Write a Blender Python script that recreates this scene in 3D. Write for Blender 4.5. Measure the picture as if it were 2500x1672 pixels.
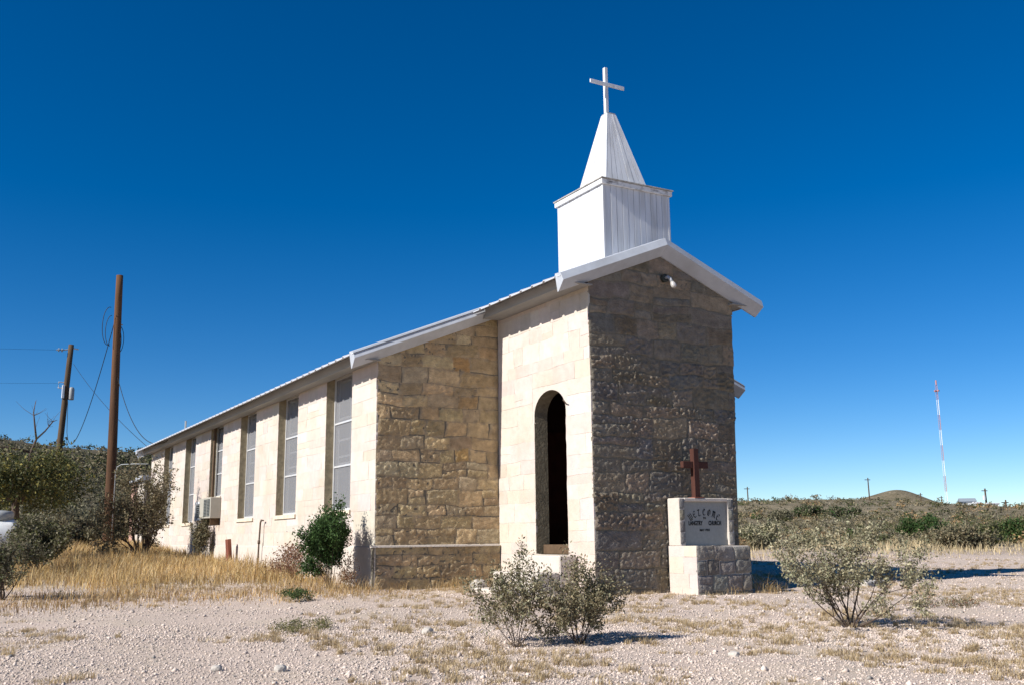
import bpy, math, random
import numpy as np
from math import sin, cos, pi, radians, sqrt, exp, tanh, atan2
from mathutils import Matrix, Vector, noise as mnoise

for o in list(bpy.data.objects): bpy.data.objects.remove(o)
scene = bpy.context.scene
COL = scene.collection

# ------------------------------------------------------------------ camera
CAMP = Vector((-10.6968, -13.4187, 1.0))
cam = bpy.data.cameras.new('camera'); cam.sensor_width = 36.0; cam.lens = 35.04
cam.clip_start = 0.05; cam.clip_end = 9000
camo = bpy.data.objects.new('camera', cam); COL.objects.link(camo)
_r = Vector((0.86901975, -0.49466106, -0.01072876)); _u = Vector((-0.08568318, -0.17181368, 0.98139617)); _f = Vector((0.48730182, 0.85193339, 0.19169362))
camo.matrix_world = Matrix(((_r.x, _u.x, -_f.x, CAMP.x), (_r.y, _u.y, -_f.y, CAMP.y), (_r.z, _u.z, -_f.z, CAMP.z), (0, 0, 0, 1)))
scene.camera = camo

# ------------------------------------------------------------------ sky and sun
SUN_EL = radians(33.8); SUN_GRAZE = radians(3.2)
LDIR = Vector((cos(SUN_EL)*cos(SUN_GRAZE), cos(SUN_EL)*sin(SUN_GRAZE), -sin(SUN_EL)))   # way the light travels
world = bpy.data.worlds.new('World'); scene.world = world; world.use_nodes = True
wn = world.node_tree.nodes; wl = world.node_tree.links
bg = wn['Background']; sky = wn.new('ShaderNodeTexSky'); sky.sky_type = 'NISHITA'; sky.sun_disc = False
sky.sun_elevation = SUN_EL; sky.sun_rotation = atan2(-LDIR.x, -LDIR.y)
sky.altitude = 1500; sky.air_density = 0.8; sky.dust_density = 0.0; sky.ozone_density = 2.5
hs = wn.new('ShaderNodeHueSaturation'); hs.inputs['Hue'].default_value = 0.504; hs.inputs['Saturation'].default_value = 1.42; hs.inputs['Value'].default_value = 1.09
wl.new(sky.outputs[0], hs.inputs['Color']); wl.new(hs.outputs[0], bg.inputs['Color'])
bg.inputs['Strength'].default_value = 0.071
sl = bpy.data.lights.new('sun', 'SUN'); sl.energy = 5.0; sl.angle = radians(0.53); sl.color = (1.0, 0.965, 0.905)
so = bpy.data.objects.new('sun', sl); COL.objects.link(so); so.rotation_euler = LDIR.to_track_quat('-Z', 'Y').to_euler(); so.location = (-30, -5, 25)
vs = scene.view_settings; vs.view_transform = 'Standard'; vs.look = 'None'; vs.gamma = 1.0; vs.exposure = 0.6; vs.use_curve_mapping = False
scene.render.engine = 'CYCLES'

# ------------------------------------------------------------------ helpers
rnd = random.Random(7)
def tag(o, label=None, cat=None, group=None, kind=None):
    if label: o['label'] = label
    if cat: o['category'] = cat
    if group: o['group'] = group
    if kind: o['kind'] = kind
    return o
def empty(name, loc, label=None, cat=None, group=None):
    o = bpy.data.objects.new(name, None); o.empty_display_size = 0.2; COL.objects.link(o); o.location = loc
    return tag(o, label, cat, group)
def link(name, me, mat, parent=None, loc=None):
    o = bpy.data.objects.new(name, me); COL.objects.link(o)
    if mat is not None and len(me.materials) == 0: me.materials.append(mat)
    if parent is not None:
        o.parent = parent
        if loc is None:   # geometry is given in world coordinates
            p = parent; off = Vector((0, 0, 0))
            while p is not None: off += p.location; p = p.parent
            o.location = -off
    if loc is not None: o.location = loc
    return o
class MB:
    def __init__(s): s.v = []; s.f = []; s.c = []; s.col = (1, 1, 1)
    def add(s, vs_, fs, col=None):
        n = len(s.v); s.v += [tuple(p) for p in vs_]; s.f += [tuple(i+n for i in f) for f in fs]; s.c += (list(col) if isinstance(col, list) else [col or s.col]*len(vs_))
    def box(s, x0, x1, y0, y1, z0, z1, col=None, jit=0):
        P = [(x0,y0,z0),(x1,y0,z0),(x1,y1,z0),(x0,y1,z0),(x0,y0,z1),(x1,y0,z1),(x1,y1,z1),(x0,y1,z1)]
        if jit: P = [tuple(c+rnd.uniform(-jit, jit) for c in p) for p in P]
        s.add(P, [(0,3,2,1),(4,5,6,7),(0,1,5,4),(1,2,6,5),(2,3,7,6),(3,0,4,7)], col)
    def cbox(s, x0, x1, y0, y1, z0, z1, b=0.01, col=None):   # chamfered box
        P = []; ids = {}
        for i, x in enumerate((x0, x1)):
            for j, y in enumerate((y0, y1)):
                for k, z in enumerate((z0, z1)):
                    sx = b if i == 0 else -b; sy = b if j == 0 else -b; sz = b if k == 0 else -b
                    ids[i,j,k,0] = len(P); P.append((x, y+sy, z+sz))
                    ids[i,j,k,1] = len(P); P.append((x+sx, y, z+sz))
                    ids[i,j,k,2] = len(P); P.append((x+sx, y+sy, z))
        I = ids; F = []
        for a in (0, 1):
            q = [I[a,0,0,0], I[a,1,0,0], I[a,1,1,0], I[a,0,1,0]]; F.append(q if a else q[::-1])
            q = [I[0,a,0,1], I[1,a,0,1], I[1,a,1,1], I[0,a,1,1]]; F.append(q[::-1] if a else q)
            q = [I[0,0,a,2], I[1,0,a,2], I[1,1,a,2], I[0,1,a,2]]; F.append(q if a else q[::-1])
        for a in (0, 1):
            for c in (0, 1):
                fl = (a+c) % 2
                q = [I[a,c,0,0], I[a,c,0,1], I[a,c,1,1], I[a,c,1,0]]; F.append(q if fl else q[::-1])
                q = [I[a,0,c,0], I[a,1,c,0], I[a,1,c,2], I[a,0,c,2]]; F.append(q if not fl else q[::-1])
                q = [I[0,a,c,1], I[1,a,c,1], I[1,a,c,2], I[0,a,c,2]]; F.append(q if fl else q[::-1])
                for k in (0, 1):
                    t = [I[a,c,k,0], I[a,c,k,1], I[a,c,k,2]]; F.append(t if (a+c+k) % 2 else t[::-1])
        s.add(P, F, col)
    def tube(s, pts, rad, n=6, col=None, cap=True):
        pts = [Vector(p) for p in pts]; m = len(pts)
        if not hasattr(rad, '__len__'): rad = [rad]*m
        V = []
        ref = Vector((0.13, 0.27, 0.95))
        for i, p in enumerate(pts):
            d = (pts[min(i+1, m-1)]-pts[max(i-1, 0)]).normalized()
            a = d.cross(ref)
            if a.length < 1e-3: a = d.cross(Vector((1, 0, 0)))
            a.normalize(); b = d.cross(a)
            for k in range(n):
                t = 2*pi*k/n; V.append(p+(a*cos(t)+b*sin(t))*rad[i])
        F = [(i*n+k, i*n+(k+1) % n, (i+1)*n+(k+1) % n, (i+1)*n+k) for i in range(m-1) for k in range(n)]
        F = [f[::-1] for f in F]
        if cap: F += [tuple(range(n)), tuple(range((m-1)*n, m*n))[::-1]]
        s.add(V, F, col)
    def prism(s, prof, path0, path1, col=None):   # closed section (list of Vectors) swept from offset a to offset b
        n = len(prof); V = [Vector(p)+Vector(path0) for p in prof]+[Vector(p)+Vector(path1) for p in prof]
        F = [(i, (i+1) % n, n+(i+1) % n, n+i) for i in range(n)]+[tuple(range(n))[::-1], tuple(range(n, 2*n))]
        s.add(V, F, col)
    def lathe(s, prof, c=(0,0,0), n=16, col=None, axis='z'):
        V = []; F = []
        for (r, z) in prof:
            for k in range(n):
                t = 2*pi*k/n
                p = (r*cos(t), r*sin(t), z) if axis == 'z' else (z, r*cos(t), r*sin(t))
                V.append((p[0]+c[0], p[1]+c[1], p[2]+c[2]))
        for i in range(len(prof)-1):
            for k in range(n): F.append((i*n+k, i*n+(k+1) % n, (i+1)*n+(k+1) % n, (i+1)*n+k))
        F += [tuple(range(n))[::-1], tuple(range((len(prof)-1)*n, len(prof)*n))]
        s.add(V, F, col)
    def mesh(s, name, smooth=False, fix=False):
        me = bpy.data.meshes.new(name); me.from_pydata(s.v, [], s.f)
        a = me.color_attributes.new('Col', 'FLOAT_COLOR', 'POINT')
        a.data.foreach_set('color', np.array([(c[0], c[1], c[2], 1.0) for c in s.c], dtype=np.float32).ravel())
        if fix:
            import bmesh
            bm = bmesh.new(); bm.from_mesh(me); bmesh.ops.recalc_face_normals(bm, faces=bm.faces); bm.to_mesh(me); bm.free()
        if smooth: me.polygons.foreach_set('use_smooth', [True]*len(me.polygons))
        me.update(); return me
    def build(s, name, mat, parent=None, loc=None, smooth=False, fix=False): return link(name, s.mesh(name, smooth, fix), mat, parent, loc)
def np_mesh(name, V, F, C=None, smooth=False):
    V = np.asarray(V, np.float32); F = np.asarray(F, np.int32); k = F.shape[1]
    me = bpy.data.meshes.new(name); me.vertices.add(len(V)); me.vertices.foreach_set('co', V.ravel())
    me.loops.add(F.size); me.loops.foreach_set('vertex_index', F.ravel())
    me.polygons.add(len(F)); me.polygons.foreach_set('loop_start', np.arange(0, F.size, k, dtype=np.int32))
    if smooth: me.polygons.foreach_set('use_smooth', np.ones(len(F), bool))
    me.update(calc_edges=True)
    if C is not None:
        a = me.color_attributes.new('Col', 'FLOAT_COLOR', 'POINT')
        C4 = np.ones((len(V), 4), np.float32); C4[:, :3] = C; a.data.foreach_set('color', C4.ravel())
    return me

# ------------------------------------------------------------------ materials
MATS = {}
def mat(name, col=(0.5,0.5,0.5), rough=0.85, attr=False, var=0.2, scale=6.0, bump=0.0, bscale=30.0, spec=0.3, metal=0.0, trans=0.0, tint=None, tint_scale=1.2, tint_amt=0.0, stretch=(1,1,1), bdist=0.02, rand=0.0):
    m = bpy.data.materials.new(name); m.use_nodes = True; nt = m.node_tree; N = nt.nodes; Lk = nt.links
    p = N['Principled BSDF']; p.inputs['Roughness'].default_value = rough; p.inputs['Metallic'].default_value = metal
    p.inputs['Specular IOR Level'].default_value = spec
    tc = N.new('ShaderNodeTexCoord'); mp = N.new('ShaderNodeMapping'); mp.inputs['Scale'].default_value = stretch
    Lk.new(tc.outputs['Object'], mp.inputs['Vector']); vec = mp.outputs['Vector']
    nz = N.new('ShaderNodeTexNoise'); nz.inputs['Scale'].default_value = scale; nz.inputs['Detail'].default_value = 6; nz.inputs['Roughness'].default_value = 0.65
    Lk.new(vec, nz.inputs['Vector'])
    if attr:
        at = N.new('ShaderNodeAttribute'); at.attribute_name = 'Col'; src = at.outputs['Color']
    else:
        rgb = N.new('ShaderNodeRGB'); rgb.outputs[0].default_value = (*col, 1); src = rgb.outputs[0]
    mr = N.new('ShaderNodeMapRange'); mr.inputs['From Min'].default_value = 0.25; mr.inputs['From Max'].default_value = 0.75
    mr.inputs['To Min'].default_value = 1-var; mr.inputs['To Max'].default_value = 1+var; Lk.new(nz.outputs['Fac'], mr.inputs['Value'])
    mul = N.new('ShaderNodeVectorMath'); mul.operation = 'SCALE'; Lk.new(src, mul.inputs[0]); Lk.new(mr.outputs[0], mul.inputs['Scale']); out = mul.outputs[0]
    if rand:
        oi = N.new('ShaderNodeObjectInfo'); r2 = N.new('ShaderNodeMapRange'); r2.inputs['To Min'].default_value = 1-rand; r2.inputs['To Max'].default_value = 1+rand
        Lk.new(oi.outputs['Random'], r2.inputs['Value']); m2 = N.new('ShaderNodeVectorMath'); m2.operation = 'SCALE'; Lk.new(out, m2.inputs[0]); Lk.new(r2.outputs[0], m2.inputs['Scale']); out = m2.outputs[0]
    if tint:
        n2 = N.new('ShaderNodeTexNoise'); n2.inputs['Scale'].default_value = tint_scale; n2.inputs['Detail'].default_value = 5; Lk.new(vec, n2.inputs['Vector'])
        r3 = N.new('ShaderNodeMapRange'); r3.inputs['From Min'].default_value = 0.48; r3.inputs['From Max'].default_value = 0.72; r3.inputs['To Max'].default_value = tint_amt; Lk.new(n2.outputs['Fac'], r3.inputs['Value'])
        mx = N.new('ShaderNodeMix'); mx.data_type = 'RGBA'; Lk.new(r3.outputs[0], mx.inputs['Factor']); Lk.new(out, mx.inputs['A']); mx.inputs['B'].default_value = (*tint, 1); out = mx.outputs['Result']
    Lk.new(out, p.inputs['Base Color'])
    if bump:
        nb = N.new('ShaderNodeTexNoise'); nb.inputs['Scale'].default_value = bscale; nb.inputs['Detail'].default_value = 5; nb.inputs['Roughness'].default_value = 0.6; Lk.new(vec, nb.inputs['Vector'])
        bp = N.new('ShaderNodeBump'); bp.inputs['Strength'].default_value = bump; bp.inputs['Distance'].default_value = bdist; Lk.new(nb.outputs['Fac'], bp.inputs['Height']); Lk.new(bp.outputs[0], p.inputs['Normal'])
    if trans:
        tr = N.new('ShaderNodeBsdfTranslucent'); Lk.new(out, tr.inputs['Color']); mxs = N.new('ShaderNodeMixShader'); mxs.inputs[0].default_value = trans
        Lk.new(p.outputs[0], mxs.inputs[1]); Lk.new(tr.outputs[0], mxs.inputs[2]); Lk.new(mxs.outputs[0], N['Material Output'].inputs['Surface'])
    MATS[name] = m; return m
M_REVEAL = mat('shade_toned_reveal', (0.20,0.168,0.115), rough=0.95, var=0.35, scale=9, bump=0.8, bscale=22, bdist=0.02, spec=0.1)  # doorway reveal: wall colour darkened to stand for shade
M_STONE = mat('rough_limestone', attr=True, rough=0.95, var=0.30, scale=9, bump=0.9, bscale=34, bdist=0.025, spec=0.03, tint=(0.20,0.14,0.075), tint_scale=1.6, tint_amt=0.35)
M_SUNLIT = mat('sunlit_limestone', attr=True, rough=0.95, var=0.10, scale=7, bump=0.5, bscale=30, bdist=0.012, spec=0.15, tint=(0.38,0.30,0.205), tint_scale=1.3, tint_amt=0.35)  # paler copy of the limestone, for the sunlit walls
M_MORT = mat('mortar', (0.165,0.145,0.11), rough=0.97, var=0.25, scale=14, bump=0.7, bscale=45, spec=0.1)  # dark, matched to the shade-darkened stones
M_MORTL = mat('pale_mortar', (0.51,0.453,0.397), rough=0.97, var=0.08, scale=10, bump=0.5, bscale=40, bdist=0.012, spec=0.1, tint=(0.37,0.30,0.21), tint_scale=1.1, tint_amt=0.3)  # pale, matched to the sunlit stones
M_METAL = mat('white_sheet_metal', (0.52,0.53,0.56), rough=0.45, var=0.06, scale=3, spec=0.5)
M_TRIM = mat('painted_trim', (0.40,0.42,0.455), rough=0.55, var=0.10, scale=5, spec=0.3, tint=(0.27,0.27,0.27), tint_scale=2.2, tint_amt=0.4)
M_FASCIA = mat('grey_fascia_board', (0.27,0.265,0.255), rough=0.8, var=0.15, scale=6, stretch=(1,0.15,1))
M_WHITE = mat('white_painted_wood', (0.60,0.61,0.63), rough=0.6, var=0.05, scale=9, bump=0.25, bscale=25, stretch=(1,1,0.12), bdist=0.006, tint=(0.36,0.345,0.32), tint_scale=7, tint_amt=0.55)
M_WEATH = mat('weathered_board', (0.35,0.33,0.30), rough=0.9, var=0.5, scale=14, bump=0.4, bscale=40)
M_PEEL = mat('peeling_white_board', (0.70,0.69,0.67), rough=0.8, var=0.1, scale=14, tint=(0.12,0.10,0.08), tint_scale=7, tint_amt=0.9, stretch=(1,1,2.5))
M_SCREEN = mat('window_screen', (0.33,0.33,0.34), rough=0.6, var=0.12, scale=2.5, spec=0.4)
M_CURT = mat('pale_curtain', (0.50,0.50,0.50), rough=0.9, var=0.35, scale=4, stretch=(1,8,0.3))
M_ALU = mat('aluminium_frame', (0.62,0.62,0.62), rough=0.4, var=0.08, scale=8, spec=0.5, metal=0.3)
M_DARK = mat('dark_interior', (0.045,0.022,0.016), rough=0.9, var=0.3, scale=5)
M_DARKR = mat('dark_red_door', (0.075,0.022,0.014), rough=0.7, var=0.3, scale=5)
M_BROWN = mat('brown_board', (0.10,0.062,0.035), rough=0.85, var=0.3, scale=10)
M_REDW = mat('red_brown_cross_wood', (0.058,0.020,0.013), rough=0.75, var=0.25, scale=12, stretch=(1,1,0.2), bump=0.3, bscale=30)
M_POLE = mat('creosote_pole_wood', (0.075,0.036,0.017), rough=0.9, var=0.55, scale=6, stretch=(1,1,0.08), bump=0.5, bscale=25, tint=(0.16,0.068,0.024), tint_scale=2.5, tint_amt=0.6)
M_POLE2 = mat('old_pole_wood', (0.085,0.055,0.032), rough=0.9, var=0.5, scale=6, stretch=(1,1,0.08))
M_GREY = mat('grey_steel', (0.28,0.29,0.29), rough=0.55, var=0.1, spec=0.4)
M_WIRE = mat('black_wire', (0.02,0.02,0.02), rough=0.6, var=0.0)
M_BEIGE = mat('beige_cooler_metal', (0.36,0.34,0.29), rough=0.6, var=0.1, scale=5)
M_GRILLE = mat('dark_grille', (0.035,0.04,0.035), rough=0.7, var=0.1)
M_PLAQUE = mat('grey_plaque', (0.30,0.30,0.28), rough=0.8, var=0.10, scale=20)
M_LETTER = mat('black_letters', (0.012,0.012,0.012), rough=0.7, var=0.0)
M_RUST = mat('rusty_red_board', (0.22,0.075,0.05), rough=0.9, var=0.35, scale=14, stretch=(1,1,0.1))
M_RUSTP = mat('rusty_pipe', (0.10,0.07,0.05), rough=0.7, var=0.4, scale=10)
M_TANK = mat('white_tank_paint', (0.72,0.72,0.70), rough=0.5, var=0.1, scale=4, tint=(0.35,0.28,0.2), tint_scale=3, tint_amt=0.5)
M_BARK = mat('shrub_bark', (0.085,0.06,0.045), rough=0.95, var=0.35, scale=20)
M_LEAF = mat('shrub_leaves', attr=True, rough=0.7, var=0.15, scale=4, trans=0.25, spec=0.25)
M_GRASS = mat('dry_grass', attr=True, rough=0.85, var=0.1, scale=2, trans=0.3, spec=0.15)
M_PEB = mat('limestone_pebbles', attr=True, rough=0.95, var=0.15, scale=25, spec=0.1)
M_ROCK = mat('limestone_rock', (0.46,0.415,0.365), rough=0.95, var=0.2, scale=8, bump=0.6, bscale=25)
M_GLASS = mat('lamp_glass', (0.42,0.40,0.38), rough=0.08, var=0.0, spec=0.8)
M_MRED = mat('mast_red_paint', (0.42,0.20,0.19), rough=0.6, var=0.05)
M_MWHT = mat('mast_white_paint', (0.72,0.72,0.72), rough=0.6, var=0.05)
M_FARW = mat('far_white_siding', (0.52,0.53,0.54), rough=0.7, var=0.05)
M_FARR = mat('far_grey_roof', (0.22,0.25,0.28), rough=0.7, var=0.1)
M_PINK = mat('pink_plaster', (0.50,0.30,0.24), rough=0.9, var=0.2, scale=4)

# ------------------------------------------------------------------ terrain
def TZ(x, y):
    x = np.asarray(x, float); y = np.asarray(y, float)
    sp = 3*np.logaddexp(0, y/3.0)
    lim = 0.36+1.2/(1+np.exp((x+1.5)/2.5)); z = lim*np.tanh(sp*0.027/lim)
    g = lambda cx, cy, a, sx, sy: a*np.exp(-0.5*(((x-cx)/sx)**2+((y-cy)/sy)**2))
    z = z+g(-4, 138, 9.6, 34, 36)+g(40, 150, 3.5, 30, 34)+g(-75, 150, 8, 45, 40)
    z = z+7.1*(lambda t: t*t*(3-2*t))(np.clip(((x-CAMP.x)*.7193+(y-CAMP.y)*.6947-46)/190, 0, 1))/(1+np.exp((((x-CAMP.x)*.6947-(y-CAMP.y)*.7193)-52)/16))/(1+np.exp((-((x-CAMP.x)*.6947-(y-CAMP.y)*.7193)-90)/15))+g(454, 366, 8.0, 13, 13)+g(454, 366, 2.6, 40, 40)+g(330, 330, 5.0, 120, 90)+g(620, 350, 10.0, 220, 160)
    r = np.hypot(x-CAMP.x, y-CAMP.y)
    und = 0.018*np.sin(x*1.7+0.6*y)*np.sin(y*1.3-0.5*x)+0.012*np.sin(3.1*x+1.1)*np.sin(2.7*y)
    und = und*np.clip((r-2)/4, 0, 1)
    far = np.clip((r-40)/120, 0, 1)
    z = z+und+far*(0.35*np.sin(x*0.07+1)*np.sin(y*0.083)+0.2*np.sin(x*0.19)*np.sin(y*0.23+2))
    return z
def tz(x, y): return float(TZ(x, y))
def ground_mat():
    m = bpy.data.materials.new('gravelly_ground'); m.use_nodes = True; nt = m.node_tree; N = nt.nodes; Lk = nt.links
    p = N['Principled BSDF']; p.inputs['Roughness'].default_value = 0.97; p.inputs['Specular IOR Level'].default_value = 0.1
    tc = N.new('ShaderNodeTexCoord'); vec = tc.outputs['Object']
    def noise(sc, det=6, ro=0.6):
        n = N.new('ShaderNodeTexNoise'); n.inputs['Scale'].default_value = sc; n.inputs['Detail'].default_value = det; n.inputs['Roughness'].default_value = ro; Lk.new(vec, n.inputs['Vector']); return n.outputs['Fac']
    def rng(src, a, b, c=0.0, d=1.0):
        r = N.new('ShaderNodeMapRange'); r.inputs['From Min'].default_value = a; r.inputs['From Max'].default_value = b; r.inputs['To Min'].default_value = c; r.inputs['To Max'].default_value = d; Lk.new(src, r.inputs['Value']); return r.outputs[0]
    def mix(f, a, b):
        x = N.new('ShaderNodeMix'); x.data_type = 'RGBA'
        Lk.new(f, x.inputs['Factor'])
        for s_, v in (('A', a), ('B', b)):
            if isinstance(v, tuple): x.inputs[s_].default_value = (*v, 1)
            else: Lk.new(v, x.inputs[s_])
        return x.outputs['Result']
    fine = mix(rng(noise(60, 4, 0.7), 0.35, 0.65), (0.42,0.328,0.268), (0.62,0.508,0.428))
    soil = mix(rng(noise(28, 4, 0.7), 0.35, 0.65), (0.43,0.345,0.26), (0.57,0.48,0.38))
    at = N.new('ShaderNodeAttribute'); at.attribute_name = 'Col'
    sep = N.new('ShaderNodeSeparateColor'); Lk.new(at.outputs['Color'], sep.inputs[0])
    ad = N.new('ShaderNodeMath'); ad.operation = 'ADD'; Lk.new(rng(noise(0.8, 5), 0.46, 0.68, 0, 0.75), ad.inputs[0]); Lk.new(sep.outputs[0], ad.inputs[1]); ad.use_clamp = True
    near = mix(ad.outputs[0], fine, soil)
    scrub = mix(rng(noise(0.12, 8, 0.7), 0.4, 0.62), (0.18,0.14,0.088), (0.30,0.24,0.16))
    scrub = mix(rng(noise(0.9, 6, 0.7), 0.42, 0.62), scrub, (0.09,0.085,0.052))
    scrub = mix(sep.outputs[2], scrub, mix(rng(noise(0.5, 8, 0.7), 0.38, 0.65), (0.055,0.048,0.030), (0.14,0.115,0.075)))
    col = mix(sep.outputs[1], near, scrub)
    Lk.new(col, p.inputs['Base Color'])
    bp = N.new('ShaderNodeBump'); bp.inputs['Strength'].default_value = 0.8; bp.inputs['Distance'].default_value = 0.02; Lk.new(noise(45, 5, 0.7), bp.inputs['Height']); Lk.new(bp.outputs[0], p.inputs['Normal'])
    return m
def grass_zone(x, y):       # 0..1, where the long dry grass stands (left of the nave wall)
    x = np.asarray(x, float); y = np.asarray(y, float)
    edge = 3.9-0.55*(x+4.0)*0.35 + 0.5*np.sin(x*1.9)+0.3*np.sin(x*4.3+1)
    a = np.clip((y-edge)/1.6, 0, 1)
    b = np.clip((-3.9-x)/0.05, 0, 1)
    return a*b*np.clip((34-y)/6, 0, 1)
def build_ground():
    az0 = atan2(_f.x, _f.y)
    A = np.concatenate([np.linspace(-0.66, 0.66, 330), np.linspace(0.66, 2*pi-0.66, 70)[1:-1]])+az0
    R = np.concatenate([[0.0], np.geomspace(1.0, 6000, 330)])
    rr, aa = np.meshgrid(R, A, indexing='ij'); X = CAMP.x+rr*np.sin(aa); Y = CAMP.y+rr*np.cos(aa); Z = TZ(X, Y)
    V = np.stack([X, Y, Z], -1).reshape(-1, 3); n = len(A); m = len(R)
    i = np.arange(m-1)[:, None]*n; j = np.arange(n)[None, :]; j2 = (j+1) % n
    F = np.stack([i+j, i+n+j, i+n+j2, i+j2], -1).reshape(-1, 4)[:, ::-1]
    g = grass_zone(X, Y).ravel()
    far = np.clip((rr.ravel()-34)/26, 0, 1)*np.clip((Y.ravel()-(-2))/12, 0, 1)
    C = np.stack([g*0.9, far, np.clip((Y.ravel()-40)/30, 0, 1)*np.clip((45-X.ravel())/30, 0, 1)], -1)
    o = link('ground', np_mesh('ground', V, F, C, smooth=True), ground_mat()); tag(o, 'pale gravel yard running back into dry scrubland hills', kind='structure')
build_ground()

# ------------------------------------------------------------------ church
W0 = 1.5446; WN = 4.03; D = 3.13; LN = 24.8; WR = 2.195; WRN = 4.565; OH = 0.225; S = 0.4085; HR = 6.114
church = empty('church', (0, 0, 0), 'small pale limestone church with a white boarded steeple and metal roof', 'church')
def part(name): 
    o = bpy.data.objects.new(name, None); return o
def roofz(x): return HR-S*abs(x)

STONE_LEFT = [290]
PAL_FRONT_SHADED = [(0.191,0.165,0.133),(0.222,0.185,0.142),(0.170,0.154,0.135),(0.246,0.201,0.146),(0.201,0.174,0.144),(0.174,0.143,0.104)]  # same limestone, darkened to put the gable's shade into the colour
PAL_NAVE = [(0.418,0.315,0.180),(0.469,0.353,0.200),(0.377,0.282,0.167),(0.534,0.398,0.225),(0.435,0.345,0.217),(0.518,0.288,0.093)]  # ochre stone with shade and warm bounced light mixed in
PAL_SUNLIT = [(0.509,0.443,0.386),(0.522,0.454,0.400),(0.500,0.434,0.377),(0.530,0.467,0.412),(0.509,0.434,0.366)]  # same limestone, kept paler on the walls the sun strikes
def layout(u0, u1, z0, z1, top, holes, seed, hmin=0.17, hmax=0.33, lmin=0.25, lmax=0.72, e=0.004, j=0.024):
    r = random.Random(seed); out = []; z = z0
    while z < z1-0.04:
        h = r.uniform(hmin, hmax)
        if z1-(z+h) < 0.1: h = z1-z
        iv = [(u0, u1)]
        for (a, b, c, d) in holes:
            if z+h > c+0.01 and z < d-0.01:
                nv = []
                for (p, q) in iv:
                    if b <= p or a >= q: nv.append((p, q)); continue
                    if a-p > 0.06: nv.append((p, a))
                    if q-b > 0.06: nv.append((b, q))
                iv = nv
        for (p, q) in iv:
            u = p
            while u < q-1e-4:
                l = r.uniform(lmin, lmax)*(0.75+h*1.2)
                if q-(u+l) < 0.16: l = q-u
                pieces = [(u, u+l, z, z+h)]
                if h > 0.25 and r.random() < 0.3:
                    m = z+h*r.uniform(0.4, 0.6); pieces = [(u, u+l, z, m), (u, u+l, m, z+h)]
                for (a, b, c, d) in pieces:
                    J = lambda: r.uniform(-j, j)
                    Q = [[a+e, c+e+J()*.6], [b-e, c+e+J()*.6], [b-e, d-e+J()*.6], [a+e, d-e+J()*.6]]
                    if a > p+0.01: Q[0][0] += J(); Q[3][0] += J()
                    if b < q-0.01: Q[1][0] += J(); Q[2][0] += J()
                    for k in range(4): Q[k][1] = min(Q[k][1], top(Q[k][0])-0.01)
                    if min(Q[3][1]-Q[0][1], Q[2][1]-Q[1][1]) < 0.03: 
                        if max(Q[3][1]-Q[0][1], Q[2][1]-Q[1][1]) < 0.08: continue
                        Q[3][1] = max(Q[3][1], Q[0][1]+0.012); Q[2][1] = max(Q[2][1], Q[1][1]+0.012)
                    out.append((Q, r.random()))
                u += l
        z += h
    return out
def warp(u, v, a):
    q = Vector((u*1.4, v*1.9, 5.0)); w = mnoise.noise_vector(q); w2 = mnoise.noise_vector(q*3.1)
    return u+a*(w.x+.5*w2.x), v+a*(w.y+.5*w2.y)
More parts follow.
